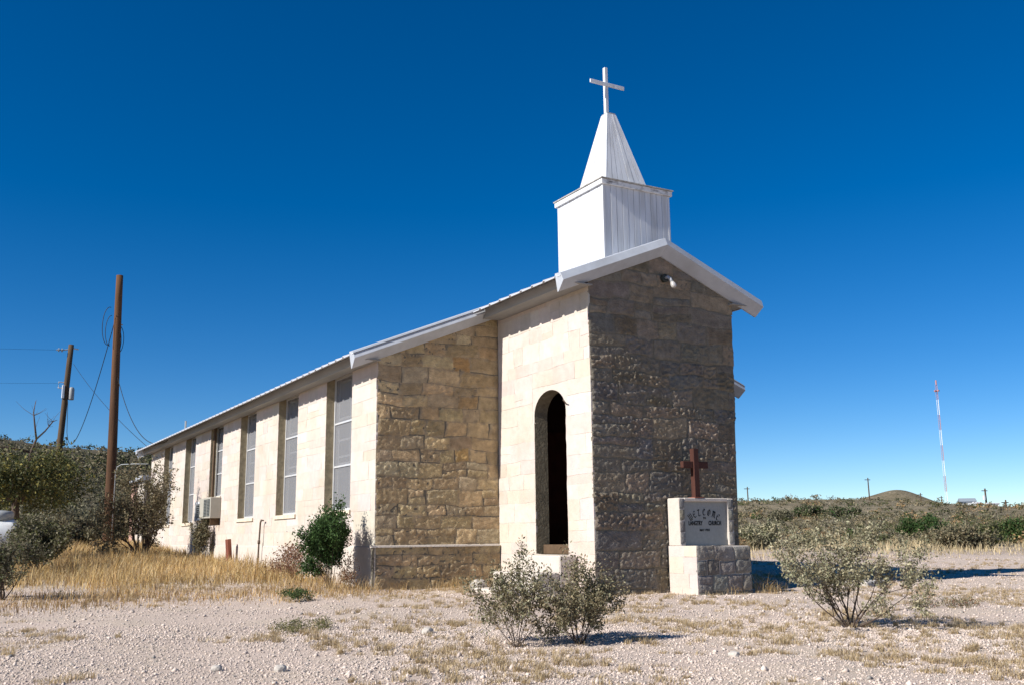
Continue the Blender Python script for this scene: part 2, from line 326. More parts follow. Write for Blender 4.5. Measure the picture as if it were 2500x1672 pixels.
def stone_geo(Q, frame, res, base, amp, seed, freq=11.0, lean=None, knf=0.45, edge=-0.003, off=0.0, wa=0.0, ulim=None, col=None, mcol=None):
    O, eu, ev, en = frame
    wd = (Q[1][0]-Q[0][0]+Q[2][0]-Q[3][0])/2; ht = (Q[3][1]-Q[0][1]+Q[2][1]-Q[1][1])/2
    n = max(2, int(round(wd/res))); m = max(2, int(round(ht/res)))
    n = min(n, 34); m = min(m, 18)
    ss = [0.0]+[(i+0.0)/n for i in range(1, n)]+[1.0]; tt = [0.0]+[j/m for j in range(1, m)]+[1.0]
    V = []; CO = []
    tilt = ((seed*7.77) % 1-.5)*base*1.2; tilt2 = ((seed*3.33) % 1-.5)*base*1.2
    for t in tt:
        for s_ in ss:
            u = (1-t)*((1-s_)*Q[0][0]+s_*Q[1][0])+t*((1-s_)*Q[3][0]+s_*Q[2][0])
            v = (1-s_)*((1-t)*Q[0][1]+t*Q[3][1])+s_*((1-t)*Q[1][1]+t*Q[2][1])
            eb = s_ in (0.0, 1.0) or t in (0.0, 1.0)
            de = min(s_*wd, (1-s_)*wd, t*ht, (1-t)*ht); k = min(1.0, de/0.04); k = k*(2-k); kn = knf+(1-knf)*k
            h = base*k+(tilt*(s_-.5)+tilt2*(t-.5))*k
            if amp:
                q = Vector((u*freq+off, v*freq*1.15, off*.7)); h += amp*kn*(mnoise.noise(q)*0.8+0.7*abs(mnoise.noise(q*1.9))+.35*mnoise.noise(q*3.7))
            if eb: h += edge
            if wa:
                u, v = warp(u, v, wa)
                if ulim: u = min(max(u, ulim[0]), ulim[1])
            if col:
                kk = min(1.0, max(0.0, de/0.05+1.3*mnoise.noise(Vector((u*14, v*14, 2.2)))+.25)) if mcol else 1.0
                kd = 1+.22*mnoise.noise(Vector((u*6, v*6, 9.1))); CO.append(tuple((m_*(1-kk)+c_*kk)*kd for m_, c_ in zip(mcol or col, col)))
            if lean: u += lean(u, v)
            V.append(O+eu*u+ev*v+en*h)
    N = n+1
    F = [(j*N+i, j*N+i+1, (j+1)*N+i+1, (j+1)*N+i) for j in range(m) for i in range(n)]
    # skirt back into the wall
    ring = [i for i in range(N)]+[j*N+n for j in range(1, m+1)]+[m*N+i for i in range(n-1, -1, -1)]+[j*N for j in range(m-1, 0, -1)]
    R = len(ring); b0 = len(V); b = b0+R
    for dd in (0.0, 0.03):
        for i in ring:
            V.append(V[i]-en*dd)
            if col: CO.append(CO[i])
    F += [(b0+(i+1) % R, b0+i, b+i, b+(i+1) % R) for i in range(R)]
    if col: return V, F, CO
    return V, F
def vary(c, r, a=0.12):
    k = 1+r.uniform(-a, a); return tuple(min(0.9, x*k*(1+r.uniform(-0.03, 0.03))) for x in c)
def lattice(us, vs_, solid, frame, th, mb):
    """wall slab from a lattice of cells; solid(i,j) says whether a cell is filled; front on plane n=0"""
    O, eu, ev, en = frame
    idx = {}
    def P(i, j, k):
        if (i, j, k) not in idx: idx[i, j, k] = len(mb.v); mb.v.append(tuple(O+eu*us[i]+ev*vs_[j]-en*(th if k else 0))); mb.c.append((1,1,1))
        return idx[i, j, k]
    nu = len(us)-1; nv = len(vs_)-1
    sol = lambda i, j: 0 <= i < nu and 0 <= j < nv and solid(i, j)
    for i in range(nu):
        for j in range(nv):
            if not sol(i, j): continue
            mb.f.append((P(i,j,0), P(i+1,j,0), P(i+1,j+1,0), P(i,j+1,0)))
            mb.f.append((P(i,j,1), P(i,j+1,1), P(i+1,j+1,1), P(i+1,j,1)))
            if not sol(i-1, j): mb.f.append((P(i,j,0), P(i,j+1,0), P(i,j+1,1), P(i,j,1)))
            if not sol(i+1, j): mb.f.append((P(i+1,j,0), P(i+1,j,1), P(i+1,j+1,1), P(i+1,j+1,0)))
            if not sol(i, j-1): mb.f.append((P(i,j,0), P(i,j,1), P(i+1,j,1), P(i+1,j,0)))
            if not sol(i, j+1): mb.f.append((P(i,j+1,0), P(i+1,j+1,0), P(i+1,j+1,1), P(i,j+1,1)))
Xv, Yv, Zv = Vector((1,0,0)), Vector((0,1,0)), Vector((0,0,1))
TH = 0.42; THP = 0.27
# --- front gable wall of the porch
def lean_front(u, v): return (u+W0)/(2*W0)*(0.075*(v-2.6)/2.4)*1.0
FR_FRONT = (Vector((0,0,0)), Xv, Zv, -Yv)
mb = MB()
wt = 0.16
poly = [(-W0+.015, -0.3), (W0-.09, -0.3), (W0+.06, roofz(W0)-wt), (0, HR-wt), (-W0+.015, roofz(W0)-wt)]
n = len(poly)
mb.add([(u, 0.004, v) for u, v in poly]+[(u, TH, v) for u, v in poly], [tuple(range(n)), tuple(range(n, 2*n))[::-1]]+[(i, n+i, n+(i+1) % n, (i+1) % n) for i in range(n)])
front_wall = mb.build('front_wall', M_MORT, church, fix=True); tag(front_wall, 'shaded gable wall of rough grey stones')
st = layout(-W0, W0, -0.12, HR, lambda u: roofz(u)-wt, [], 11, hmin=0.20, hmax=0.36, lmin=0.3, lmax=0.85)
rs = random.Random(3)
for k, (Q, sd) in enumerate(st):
    c = vary(rs.choice(PAL_FRONT_SHADED), rs)
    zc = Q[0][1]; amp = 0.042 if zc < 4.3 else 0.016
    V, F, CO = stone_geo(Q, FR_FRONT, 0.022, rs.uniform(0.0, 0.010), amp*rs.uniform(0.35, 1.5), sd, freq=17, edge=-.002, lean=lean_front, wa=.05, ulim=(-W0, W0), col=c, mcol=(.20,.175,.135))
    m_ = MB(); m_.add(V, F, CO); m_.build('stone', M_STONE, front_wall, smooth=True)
n_front = len(st)
# --- nave front wall, left of the porch
FR_NF = (Vector((0, D, 0)), Xv, Zv, -Yv)
mb = MB()
poly = [(-WN+.015, -0.3), (-W0+.03, -0.3), (-W0+.03, roofz(W0)-.12), (-WN+.015, roofz(WN)-.14)]
n = len(poly)
mb.add([(u, D+0.004, v) for u, v in poly]+[(u, D+TH, v) for u, v in poly], [tuple(range(n)), tuple(range(n, 2*n))[::-1]]+[(i, n+i, n+(i+1) % n, (i+1) % n) for i in range(n)])
nave_front = mb.build('nave_front_wall', M_MORT, church, fix=True); tag(nave_front, 'shaded tan stone wall with a low ledge beside the porch')
ZP = 0.866
st = layout(-WN, -W0, -0.1, ZP, lambda u: 99, [], 21, hmin=0.18, hmax=0.3, lmin=0.25, lmax=0.6, e=.0022)+layout(-WN, -W0, ZP, 5.6, lambda u: roofz(u)-.12, [], 22, hmin=0.17, hmax=0.31, lmin=0.25, lmax=0.65, e=.0022)
for k, (Q, sd) in enumerate(st):
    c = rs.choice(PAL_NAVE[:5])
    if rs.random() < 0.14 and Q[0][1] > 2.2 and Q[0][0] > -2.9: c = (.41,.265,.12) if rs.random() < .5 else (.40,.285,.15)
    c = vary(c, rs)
    low = Q[2][1] <= ZP+0.03
    fr = (Vector((0, D-0.05, 0)), Xv, Zv, -Yv) if low else FR_NF
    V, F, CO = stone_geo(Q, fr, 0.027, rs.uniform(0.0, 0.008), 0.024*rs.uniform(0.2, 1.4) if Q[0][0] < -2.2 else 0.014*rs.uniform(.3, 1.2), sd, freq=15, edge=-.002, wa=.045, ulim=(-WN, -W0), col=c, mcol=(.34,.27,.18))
    m_ = MB(); m_.add(V, F, CO); m_.build('stone', M_STONE, nave_front, smooth=True)
n_nf = len(st); print('stones', n_front, n_nf)
mb = MB(); mb.box(-WN-.05, -W0-.012, D-0.048, D+.02, -0.3, ZP-.004); mb.build('plinth_backing', M_MORT, nave_front)
mb = MB()
us = np.linspace(-WN-.075, -W0-.035, 24); vv = [D-.085, D+.02]
for a, b in zip(us[:-1], us[1:]):
    pass
mb.prism([(0, D-.078, ZP-.012), (0, D+.02, ZP-.012), (0, D+.02, ZP+.03), (0, D-.07, ZP+.016)], (-WN-.075, 0, 0), (-W0-.035, 0, 0)); mb.build('plinth_ledge', M_MORTL, nave_front, fix=True)
# --- porch side wall with the arched doorway (faces -x); u runs along -y
FR_PS = (Vector((-W0, 0, 0)), -Yv, Zv, -Xv)
DY0, DY1, DZ0, DSP, DTOP = 0.77, 1.81, 0.71, 3.13, 3.53
mb = MB()
us = [-D-.0, -DY1, -DY0, -0.012]; vz = [-0.3, DZ0, DTOP, roofz(W0)-.12]
fr = (Vector((-W0+.004, 0, 0)), -Yv, Zv, -Xv)
lattice(us, vz, lambda i, j: not (i == 1 and j == 1), fr, THP, mb)
# arch spandrels
cy = (DY0+DY1)/2; ra = (DY1-DY0)/2
arc = [(cy+ra*cos(t), DSP+(DTOP-DSP)*sin(t)) for t in np.linspace(0, pi, 17)]
for half in (0, 1):
    pts = arc[:9] if half == 0 else arc[8:]
    cn = (DY1, DTOP) if half == 0 else (DY0, DTOP)
    for a, b in zip(pts[:-1], pts[1:]):
        x0, x1 = -W0+.0045, -W0+.004+THP
        mb.add([(x0, *cn), (x0, *a), (x0, *b)], [(0, 2, 1)]); mb.add([(x1, *cn), (x1, *a), (x1, *b)], [(0, 1, 2)])
        mb.add([(x0, *a), (x0, *b), (x1, *b), (x1, *a)], [(0, 1, 2, 3)])
porch_side = mb.build('porch_side_wall', M_MORTL, church); 
M_REVEALW = mat('shade_toned_window_reveal', (0.32,0.265,0.175), rough=0.95, var=0.35, scale=9, bump=0.8, bscale=22, bdist=0.02, spec=0.1)  # window reveals: wall colour toned down to stand for shade
def reveal(o, m=None):  # gives faces turned from the sun the shade-toned colour
    o.data.materials.append(m or M_REVEAL)
    for p in o.data.polygons:
        if abs(p.normal.x) < .5: p.material_index = 1
reveal(porch_side); tag(porch_side, 'sunlit pale stone wall with a tall arched doorway')
arch_top = lambda y: DSP+(DTOP-DSP)*sqrt(max(0, 1-((y-cy)/ra)**2))
st = layout(-D, 0.0, -0.12, 5.6, lambda u: roofz(W0)-.12, [(-DY1, -DY0, DZ0, DSP), (-DY1-.06, -DY0+.06, DSP, DTOP+.03)], 31, hmin=0.2, hmax=0.36, e=.0015, j=.012)
mbw = MB()
for k, (Q, sd) in enumerate(st):
    c = vary(rs.choice(PAL_SUNLIT), rs, 0.05)
    V, F = stone_geo(Q, FR_PS, 0.05, rs.uniform(0, .001), 0.004, sd, freq=11, edge=0, knf=1.0, wa=.02, ulim=(-D, 0)); mbw.add(V, F, c)
# --- nave side wall (faces -x)
WIN = [(4.37, 5.82), (7.65, 9.10), (10.97, 12.42), (14.25, 15.68), (17.6, 19.03), (21.0, 22.43)]
WZ0 = 1.545; WZ1 = 4.21
FR_NS = (Vector((-WN, 0, 0)), -Yv, Zv, -Xv)
us = [-LN]; 
for a, b in WIN[::-1]: us += [-b, -a]
us.append(-D-.012); vz = [-0.3, WZ0, WZ1, roofz(WN)-.12]
mb = MB(); fr = (Vector((-WN+.004, 0, 0)), -Yv, Zv, -Xv)
lattice(us, vz, lambda i, j: not (j == 1 and i % 2 == 1), fr, TH, mb)
nave_side = mb.build('nave_side_wall', M_MORTL, church); reveal(nave_side, M_REVEALW); tag(nave_side, 'long sunlit cream stone wall with six tall windows')
st = layout(-LN, -D, -0.1, roofz(WN), lambda u: roofz(WN)-.13, [(-b, -a, WZ0, WZ1) for a, b in WIN], 41, hmin=0.2, hmax=0.36, lmin=0.35, lmax=0.9, e=.0015, j=.012)
mbn = MB()
for k, (Q, sd) in enumerate(st):
    c = vary(rs.choice(PAL_SUNLIT), rs, 0.05); near = Q[0][0] > -9
    V, F = stone_geo(Q, FR_NS, 0.06 if near else 0.15, rs.uniform(0, .001), 0.004, sd, freq=11, edge=0, knf=1.0); mbn.add(V, F, c)
o = mbw.build('pale_wall_stones', M_SUNLIT, porch_side, smooth=True); tag(o, kind='stuff')
o = mbn.build('pale_wall_stones', M_SUNLIT, nave_side, smooth=True); tag(o, kind='stuff')
# plinth swell on the nave side
mb = MB(); mb.prism([(-WN-.03, 0, -.3), (-WN+.0, 0, -.3), (-WN+.0, 0, ZP+.01), (-WN-.014, 0, ZP-.005)], (0, D-.05, 0), (0, LN, 0)); mb.build('plinth', M_MORTL, nave_side, fix=True)
# --- walls out of sight of the camera, so the building is closed
mb = MB(); mb.box(WN-TH, WN, D+TH+.002, LN, -.3, roofz(WN)-.12); mb.build('nave_far_wall', M_MORT, church)
mb = MB(); mb.box(W0-TH, W0-.1, TH+.002, D, -.3, roofz(W0)-.12); mb.build('porch_far_wall', M_MORT, church)
mb = MB()
poly = [(-WN+TH+.015, -.3), (WN-TH-.002, -.3), (WN-TH-.002, roofz(WN-TH)-.12), (0, HR-.12), (-WN+TH+.015, roofz(WN-TH)-.12)]; n = 5
mb.add([(u, LN-.02, v) for u, v in poly]+[(u, LN-TH, v) for u, v in poly], [tuple(range(n)), tuple(range(n, 2*n))]+[(i, n+i, n+(i+1) % n, (i+1) % n) for i in range(n)]); mb.build('back_wall', M_MORT, church, fix=True)
mb = MB(); poly = [(W0-.098, -.3), (WN-.003, -.3), (WN-.003, roofz(WN)-.14), (W0-.098, roofz(W0)-.14)]; n = 4
mb.add([(u, D, v) for u, v in poly]+[(u, D+TH, v) for u, v in poly], [tuple(range(n)), tuple(range(n, 2*n))[::-1]]+[(i, n+i, n+(i+1) % n, (i+1) % n) for i in range(n)]); mb.build('nave_front_right_wall', M_MORT, church, fix=True)
# dark inside of the porch
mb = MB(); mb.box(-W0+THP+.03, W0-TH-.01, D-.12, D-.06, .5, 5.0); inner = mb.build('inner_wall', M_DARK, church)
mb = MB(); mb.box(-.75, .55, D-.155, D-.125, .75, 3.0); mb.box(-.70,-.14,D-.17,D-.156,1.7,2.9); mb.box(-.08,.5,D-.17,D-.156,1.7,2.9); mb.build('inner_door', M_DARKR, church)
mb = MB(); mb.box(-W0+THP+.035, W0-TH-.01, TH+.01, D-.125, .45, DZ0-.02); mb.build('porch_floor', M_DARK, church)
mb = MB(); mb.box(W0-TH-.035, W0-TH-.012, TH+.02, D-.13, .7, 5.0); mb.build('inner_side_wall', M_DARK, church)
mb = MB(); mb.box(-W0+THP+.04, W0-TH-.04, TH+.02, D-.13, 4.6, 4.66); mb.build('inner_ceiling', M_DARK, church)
mb = MB(); mb.cbox(-1.40, -1.28, DY0+.002, DY1-.002, DZ0+.002, DZ0+.165, .01); mb.build('threshold', M_BROWN, church)
# door sill and steps
mb = MB(); mb.cbox(-W0-.36, -W0-.03, 0.49, 2.0, -.25, DZ0-.005, .02); mb.build('step', M_MORTL, church)
mb = MB(); mb.cbox(-W0-.79, -W0-.365, 0.49, 1.96, -.25, 0.44, .02); mb.build('step', M_MORTL, church)
mb = MB(); mb.cbox(-W0-1.2, -W0-.795, 0.55, 1.93, -.25, 0.18, .02); mb.build('step', M_MORTL, church)
# iron stub at the arch
mb = MB(); mb.tube([(-W0+.05, DY0+.02, 3.2), (-W0-.12, DY0-.12, 3.27)], .012, 5); mb.build('hinge_stub', M_RUSTP, church)

# --- roof
RIB = 0.38
def roof_sheet(side, wr, y0, y1, xin, name):
    """ribbed sheet on one slope from x=xin out to x=wr"""
    ys = []; y = y0
    while y < y1-1e-6:
        ys += [(y, 0), (y+.10, 0), (y+.125, .03), (y+.165, .03), (y+.19, 0)]; y += RIB
    ys = [(min(a, y1), h) for a, h in ys if a <= y1]+[(y1, 0)]
    V = []; n = len(ys)
    xs = [xin, wr]
    for x in xs:
        for a, h in ys: V.append((side*x, a, HR-S*x+h-.035))
    F = [(i, i+1, n+i+1, n+i) for i in range(n-1)]
    if side > 0: F = [f[::-1] for f in F]
    m_ = MB(); m_.add(V, F)
    for x in xs:
        for a, h in ys: m_.v.append((side*x, a, HR-S*x+h-.047)); m_.c.append((1,1,1))
    k = 2*n
    m_.f += [tuple(k+i for i in f)[::-1] for f in F]
    m_.f += [(n+i, n+i+1, k+n+i+1, k+n+i) for i in range(n-1)]
    return m_
roof = MB(); roof.prism([(-.16, 0, HR-.09), (.16, 0, HR-.09), (.03, 0, HR+.012), (-.03, 0, HR+.012)], (0, 1.98, 0), (0, LN+.32, 0)); roof_o = roof.build('roof', M_METAL, church, fix=True); tag(roof_o, 'ribbed white metal roof with boxed trim')
for sd in (-1, 1):
    roof_sheet(sd, WRN, D-OH+.02, LN+.3, 0.0, 's').build('roof_sheet', M_METAL, roof_o)
    roof_sheet(sd, WR, -OH+.06, D-OH+.01, 0.0, 's').build('roof_sheet', M_METAL, roof_o)
def fascia(x, y0, y1, zb, sd=-1):
    m_ = MB(); m_.box(sd*x-.012, sd*x+.012, y0, y1, zb, roofz(x)-.06); return m_
for sd in (-1, 1):
    fascia(WRN-.27, D-OH+.1, LN+.2, roofz(WRN)-.125, sd).build('eave_fascia', M_FASCIA, roof_o)
    fascia(WR-.27, -OH+.12, D-OH+.12, roofz(WR)-.125, sd).build('eave_fascia', M_FASCIA, roof_o)
    # soffits
    m_ = MB(); xa, xb = sd*(WRN-.285), sd*(WN-.02); m_.box(min(xa, xb), max(xa, xb), D-OH+.1, LN+.2, roofz(WRN)-.115, roofz(WRN)-.10); m_.build('soffit', M_FASCIA, roof_o)
    m_ = MB(); xa, xb = sd*(WR-.285), sd*(W0-.02); m_.box(min(xa, xb), max(xa, xb), -OH+.12, D-OH+.12, roofz(WR)-.115, roofz(WR)-.10); m_.build('soffit', M_FASCIA, roof_o)
def rake(x0, x1, yf, yw, sd):
    """boxed rake trim: leaning upper face, return to the wall, ends square to the slope"""
    prof = [(yw, 0.02), (yf+.055, 0.0), (yf, -.135), (yw-.03, -.30), (yw, -.30)]
    m_ = MB(); V = []
    for x in (x0, x1):
        for (y, dz) in prof: V.append((sd*x, y, HR-S*x+dz))
    n = len(prof)
    # square off the lower end
    if True:
        for i, (y, dz) in enumerate(prof): V[n+i] = (sd*(x1+dz*S*0.35), y, HR-S*(x1+dz*S*0.35)+dz)
    F = [(i, (i+1) % n, n+(i+1) % n, n+i) for i in range(n)]+[tuple(range(n)), tuple(range(n, 2*n))]
    m_.add(V, F); return m_
for sd in (-1, 1):
    rake(0.0 if sd < 0 else 0.0015, WR, -OH, -.002, sd).build('rake_trim', M_TRIM, roof_o, fix=True)
    rake(W0+.02, WRN, D-OH, D-.002, sd).build('rake_trim', M_TRIM, roof_o, fix=True)
    rake(0.0 if sd < 0 else 0.0015, WRN, LN+.32, LN+.0, sd).build('rake_trim', M_TRIM, roof_o, fix=True)
mb = MB(); mb.tube([(-4.0, 19.4, 4.3), (-4.0, 19.4, 4.78)], .03, 6); mb.build('roof_vent', M_GREY, roof_o)

# --- windows
def window(y0, y1, z0, z1, idx):
    xo = -WN+.19      # plane of the frame
    root = MB()
    fw = .045
    for (a, b, c, d) in ((y0+.002, y0+fw, z0+.002, z1-.002), (y1-fw, y1-.002, z0+.002, z1-.002), (y0+fw, y1-fw, z0+.002, z0+fw), (y0+fw, y1-fw, z1-fw, z1-.002)):
        root.box(xo-.02, xo+.05, a, b, c, d)
    w = root.build('window', M_ALU, church)
    rails = [z0+(z1-z0)*.327, z0+(z1-z0)*.65]
    for rz in rails:
        m_ = MB(); m_.box(xo-.012, xo+.02, y0+fw, y1-fw, rz-.018, rz+.018); m_.build('screen_rail', M_ALU, w)
    zz = [z0+fw]+rails+[z1-fw]
    for k in range(3):
        a = zz[k]+(.018 if k else 0); b = zz[k+1]-(.018 if k < 2 else 0)
        m_ = MB(); m_.box(xo+.006, xo+.009, y0+fw, y1-fw, a, b); m_.build('screen_panel', M_SCREENT, w)
    # sashes and panes behind the screen
    ym = (y0+y1)/2
    m_ = MB()
    for (a, b) in ((y0+fw, y0+fw+.05), (y1-fw-.05, y1-fw), (ym-.02, ym+.02)): m_.box(xo+.06, xo+.09, a, b, z0+.05, z1-.05)
    for zc in (z0+.08, rails[0]+.06, rails[0]+.2, (rails[0]+rails[1])/2+.1, rails[1]+.1, z1-.09): m_.box(xo+.061, xo+.089, y0+fw+.05, y1-fw-.05, zc-.02, zc+.02)
    m_.build('sash', M_WHITE, w)
    for a, b in ((y0+fw+.05, ym-.02), (ym+.02, y1-fw-.05)):
        m_ = MB(); m_.box(xo+.072, xo+.076, a, b, z0+.1, z1-.1); m_.build('pane', M_PANE, w)
    m_ = MB(); nn = 24; ysx = np.linspace(y0+.08, y1-.08, nn)
    V = [(xo+.16+.02*sin(i*1.9), y, z) for z in (z0+.1, z1-.1) for i, y in enumerate(ysx)]; m_.add(V, [(i, i+1, nn+i+1, nn+i) for i in range(nn-1)]); m_.build('curtain', M_CURT, w)
    m_ = MB(); m_.prism([(-WN-.035, 0, z0-.09), (-WN+.02, 0, z0-.09), (xo-.02, 0, z0+.0), (-WN-.035, 0, z0-.012)], (0, y0-.05, 0), (0, y1+.05, 0)); m_.build('sill', M_SILL, w, fix=True)
    m_ = MB(); m_.box(-WN+.005, -WN+TH, y0-.12, y0-.004, z1, z1+.1) if False else None
    return w
def screen_mat():
    m = bpy.data.materials.new('insect_screen'); m.use_nodes = True; N = m.node_tree.nodes; Lk = m.node_tree.links
    p = N['Principled BSDF']; p.inputs['Base Color'].default_value = (0.24,0.24,0.25,1); p.inputs['Roughness'].default_value = .7
    t = N.new('ShaderNodeBsdfTransparent'); mx = N.new('ShaderNodeMixShader'); mx.inputs[0].default_value = 0.5
    Lk.new(p.outputs[0], mx.inputs[1]); Lk.new(t.outputs[0], mx.inputs[2]); Lk.new(mx.outputs[0], N['Material Output'].inputs['Surface']); return m
M_SCREENT = screen_mat()
M_PANE = mat('window_glass', (0.10,0.11,0.12), rough=0.1, var=0.05, spec=0.6)
M_PANE.node_tree.nodes['Principled BSDF'].inputs['Alpha'].default_value = 0.55
M_SILL = mat('stained_sill', (0.60,0.50,0.38), rough=0.95, var=0.2, scale=6, bump=0.4)
for i, (a, b) in enumerate(WIN):
    if i == 3: window(a, b, 2.2, WZ1-.004, i)
    else: window(a, b, WZ0+.004, WZ1-.004, i)
mb = MB(); mb.box(-WN+.17, -WN+.22, WIN[3][0]+.01, WIN[3][1]-.01, WZ0+.01, 2.195); mb.build('boarded_panel', M_BROWN, church)
mb = MB(); mb.box(-WN+.05, -WN+.10, WIN[3][1]-.20, WIN[3][1]-.08, 2.2, WZ1-.01); mb.build('brown_stop', M_BROWN, church)

# --- steeple
BH = 0.758; YB = 0.607; ZB = 7.349; YC = YB+BH; SXO = -0.02
steeple_m = MB(); steeple_m.box(-BH+.03, BH-.03, YB+.03, YB+2*BH-.03, 5.6, ZB-.06); steeple = steeple_m.build('steeple', M_WEATH, church); tag(steeple, 'white boarded steeple box under a pyramid spire')
NP = 11; pw = 2*(BH-.045)/NP
for k in range(NP):
    a = -BH+.045+k*pw+.003; b = a+pw-.006
    for face in range(4):
        m_ = MB(); d0 = rs.uniform(0, .004); zb = 5.72
        if face == 0: m_.cbox(a, b, YB+d0, YB+.028, zb, ZB-.02, .004)
        elif face == 1: m_.cbox(-BH+d0, -BH+.028, YC+a, YC+b, zb, ZB-.02, .004)
        elif face == 2: m_.cbox(a, b, YB+2*BH-.028, YB+2*BH-d0, zb, ZB-.02, .004)
        else: m_.cbox(BH-.028, BH-d0, YC+a, YC+b, zb, ZB-.02, .004)
        m_.build('plank', M_WHITE, steeple)
for sx in (-1, 1):
    for sy in (-1, 1):
        m_ = MB(); x = sx*(BH-.0205); y = YC+sy*(BH-.0205)
        m_.cbox(x-.024, x+.024, y-.024, y+.024, 5.72, ZB-.022, .005); m_.build('corner_board', M_WHITE, steeple)
T = .063
for face in range(4):
    m_ = MB(); t = T
    if face == 0: m_.cbox(-BH-t+.02, BH+t-.02, YB-t+.02, YB-.006, ZB-.115, ZB-.022, .006)
    elif face == 1: m_.cbox(-BH-t+.02, -BH-.006, YB-.004, YB+2*BH+.004, ZB-.115, ZB-.022, .006)
    elif face == 2: m_.cbox(-BH-t+.02, BH+t-.02, YB+2*BH+.006, YB+2*BH+t-.02, ZB-.115, ZB-.022, .006)
    else: m_.cbox(BH+.006, BH+t-.02, YB-.004, YB+2*BH+.004, ZB-.115, ZB-.022, .006)
    m_.build('cornice_board', M_PEEL if face in (0, 2) else M_WHITE, steeple)
m_ = MB(); m_.cbox(-BH-T, BH+T, YB-T, YB+2*BH+T, ZB-.02, ZB+.004, .004); m_.build('deck_board', M_WEATH, steeple)
# pyramid spire
PH = 0.485; ZA = 8.98; AH = 0.092; AX = -0.035
sp = MB()
PB = [(-PH+.02, YC-PH+.02, ZB+.004), (PH-.02, YC-PH+.02, ZB+.004), (PH-.02, YC+PH-.02, ZB+.004), (-PH+.02, YC+PH-.02, ZB+.004)]
PT = [(AX-AH+.01, YC-AH+.01, ZA), (AX+AH-.01, YC-AH+.01, ZA), (AX+AH-.01, YC+AH-.01, ZA), (AX-AH+.01, YC+AH-.01, ZA)]
sp.add(PB+PT, [(0,3,2,1),(4,5,6,7),(0,1,5,4),(1,2,6,5),(2,3,7,6),(3,0,4,7)]); spire = sp.build('spire', M_WHITE, church); tag(spire, 'white boarded pyramid spire with a cut off tip')
B4 = [Vector((-PH, YC-PH, ZB+.005)), Vector((PH, YC-PH, ZB+.005)), Vector((PH, YC+PH, ZB+.005)), Vector((-PH, YC+PH, ZB+.005))]
T4 = [Vector((AX-AH, YC-AH, ZA)), Vector((AX+AH, YC-AH, ZA)), Vector((AX+AH, YC+AH, ZA)), Vector((AX-AH, YC+AH, ZA))]
NB = 7
for f in range(4):
    a, b, c, d = B4[f], B4[(f+1) % 4], T4[(f+1) % 4], T4[f]
    nn = (b-a).cross(d-a).normalized()
    for k in range(NB):
        s0 = k/NB+.006; s1 = (k+1)/NB-.006
        q = [a.lerp(b, s0), a.lerp(b, s1), d.lerp(c, s1), d.lerp(c, s0)]; t = nn*(.012+rs.uniform(0, .004))
        m_ = MB(); m_.add([v-nn*.01 for v in q]+[v+t for v in q], [(0,3,2,1),(4,5,6,7),(0,1,5,4),(1,2,6,5),(2,3,7,6),(3,0,4,7)]); m_.build('plank', M_WHITE, spire)
    m_ = MB(); m_.tube([a+nn*.004, d+nn*.004], .016, 4); m_.build('hip_board', M_TRIM, spire)
m_ = MB(); e = AH+.022; m_.add([(AX-e, YC-e, ZA-.09), (AX+e, YC-e, ZA-.09), (AX+e, YC+e, ZA-.09), (AX-e, YC+e, ZA-.09), (AX-e+.022, YC-e+.022, ZA+.035), (AX+e-.022, YC-e+.022, ZA+.035), (AX+e-.022, YC+e-.022, ZA+.035), (AX-e+.022, YC+e-.022, ZA+.035)], [(0,3,2,1),(4,5,6,7),(0,1,5,4),(1,2,6,5),(2,3,7,6),(3,0,4,7)]); m_.build('tip_flashing', M_GREY, spire)
CXX = -0.078
m_ = MB(); m_.cbox(CXX-.036, CXX+.036, YC-.036, YC+.036, ZA+.03, 9.975, .006); cr = m_.build('steeple_cross', M_WHITE, church); tag(cr, 'slim white cross on the spire tip')
m_ = MB(); m_.cbox(CXX-.40, CXX+.40, YC-.068, YC-.037, 9.565, 9.640, .006); m_.build('cross_arm', M_WHITE, cr)

# ------------------------------------------------------------------ lamp on the gable
lamp = empty('gable_lamp', (0.05, -0.02, 5.42), 'small outdoor bulb lamp on a round box under the gable peak', 'lamp')
m_ = MB(); m_.lathe([(.0, 0), (.075, .0), (.075, .05), (.06, .06), (0, .06)], (0,0,0), 14); 
mm = m_.mesh('wall_box'); o = link('wall_box', mm, M_GRILLE, lamp, (0, 0, 0)); o.rotation_euler = (pi/2, 0, 0)
m_ = MB(); m_.tube([(0.0,-.05,.0), (.01,-.10,.01), (.02,-.15,-.03), (.03,-.18,-.10)], [.024,.028,.028,.032], 10); o = link('socket', m_.mesh('socket', True), M_TRIM, lamp, (0,0,0))
m_ = MB(); m_.tube([(.028,-.178,-.095), (.033,-.19,-.115), (.04,-.205,-.15), (.047,-.225,-.19), (.05,-.235,-.205)], [.028,.038,.050,.045,.022], 12); o = link('bulb', m_.mesh('bulb', True), M_GLASS, lamp, (0,0,0))

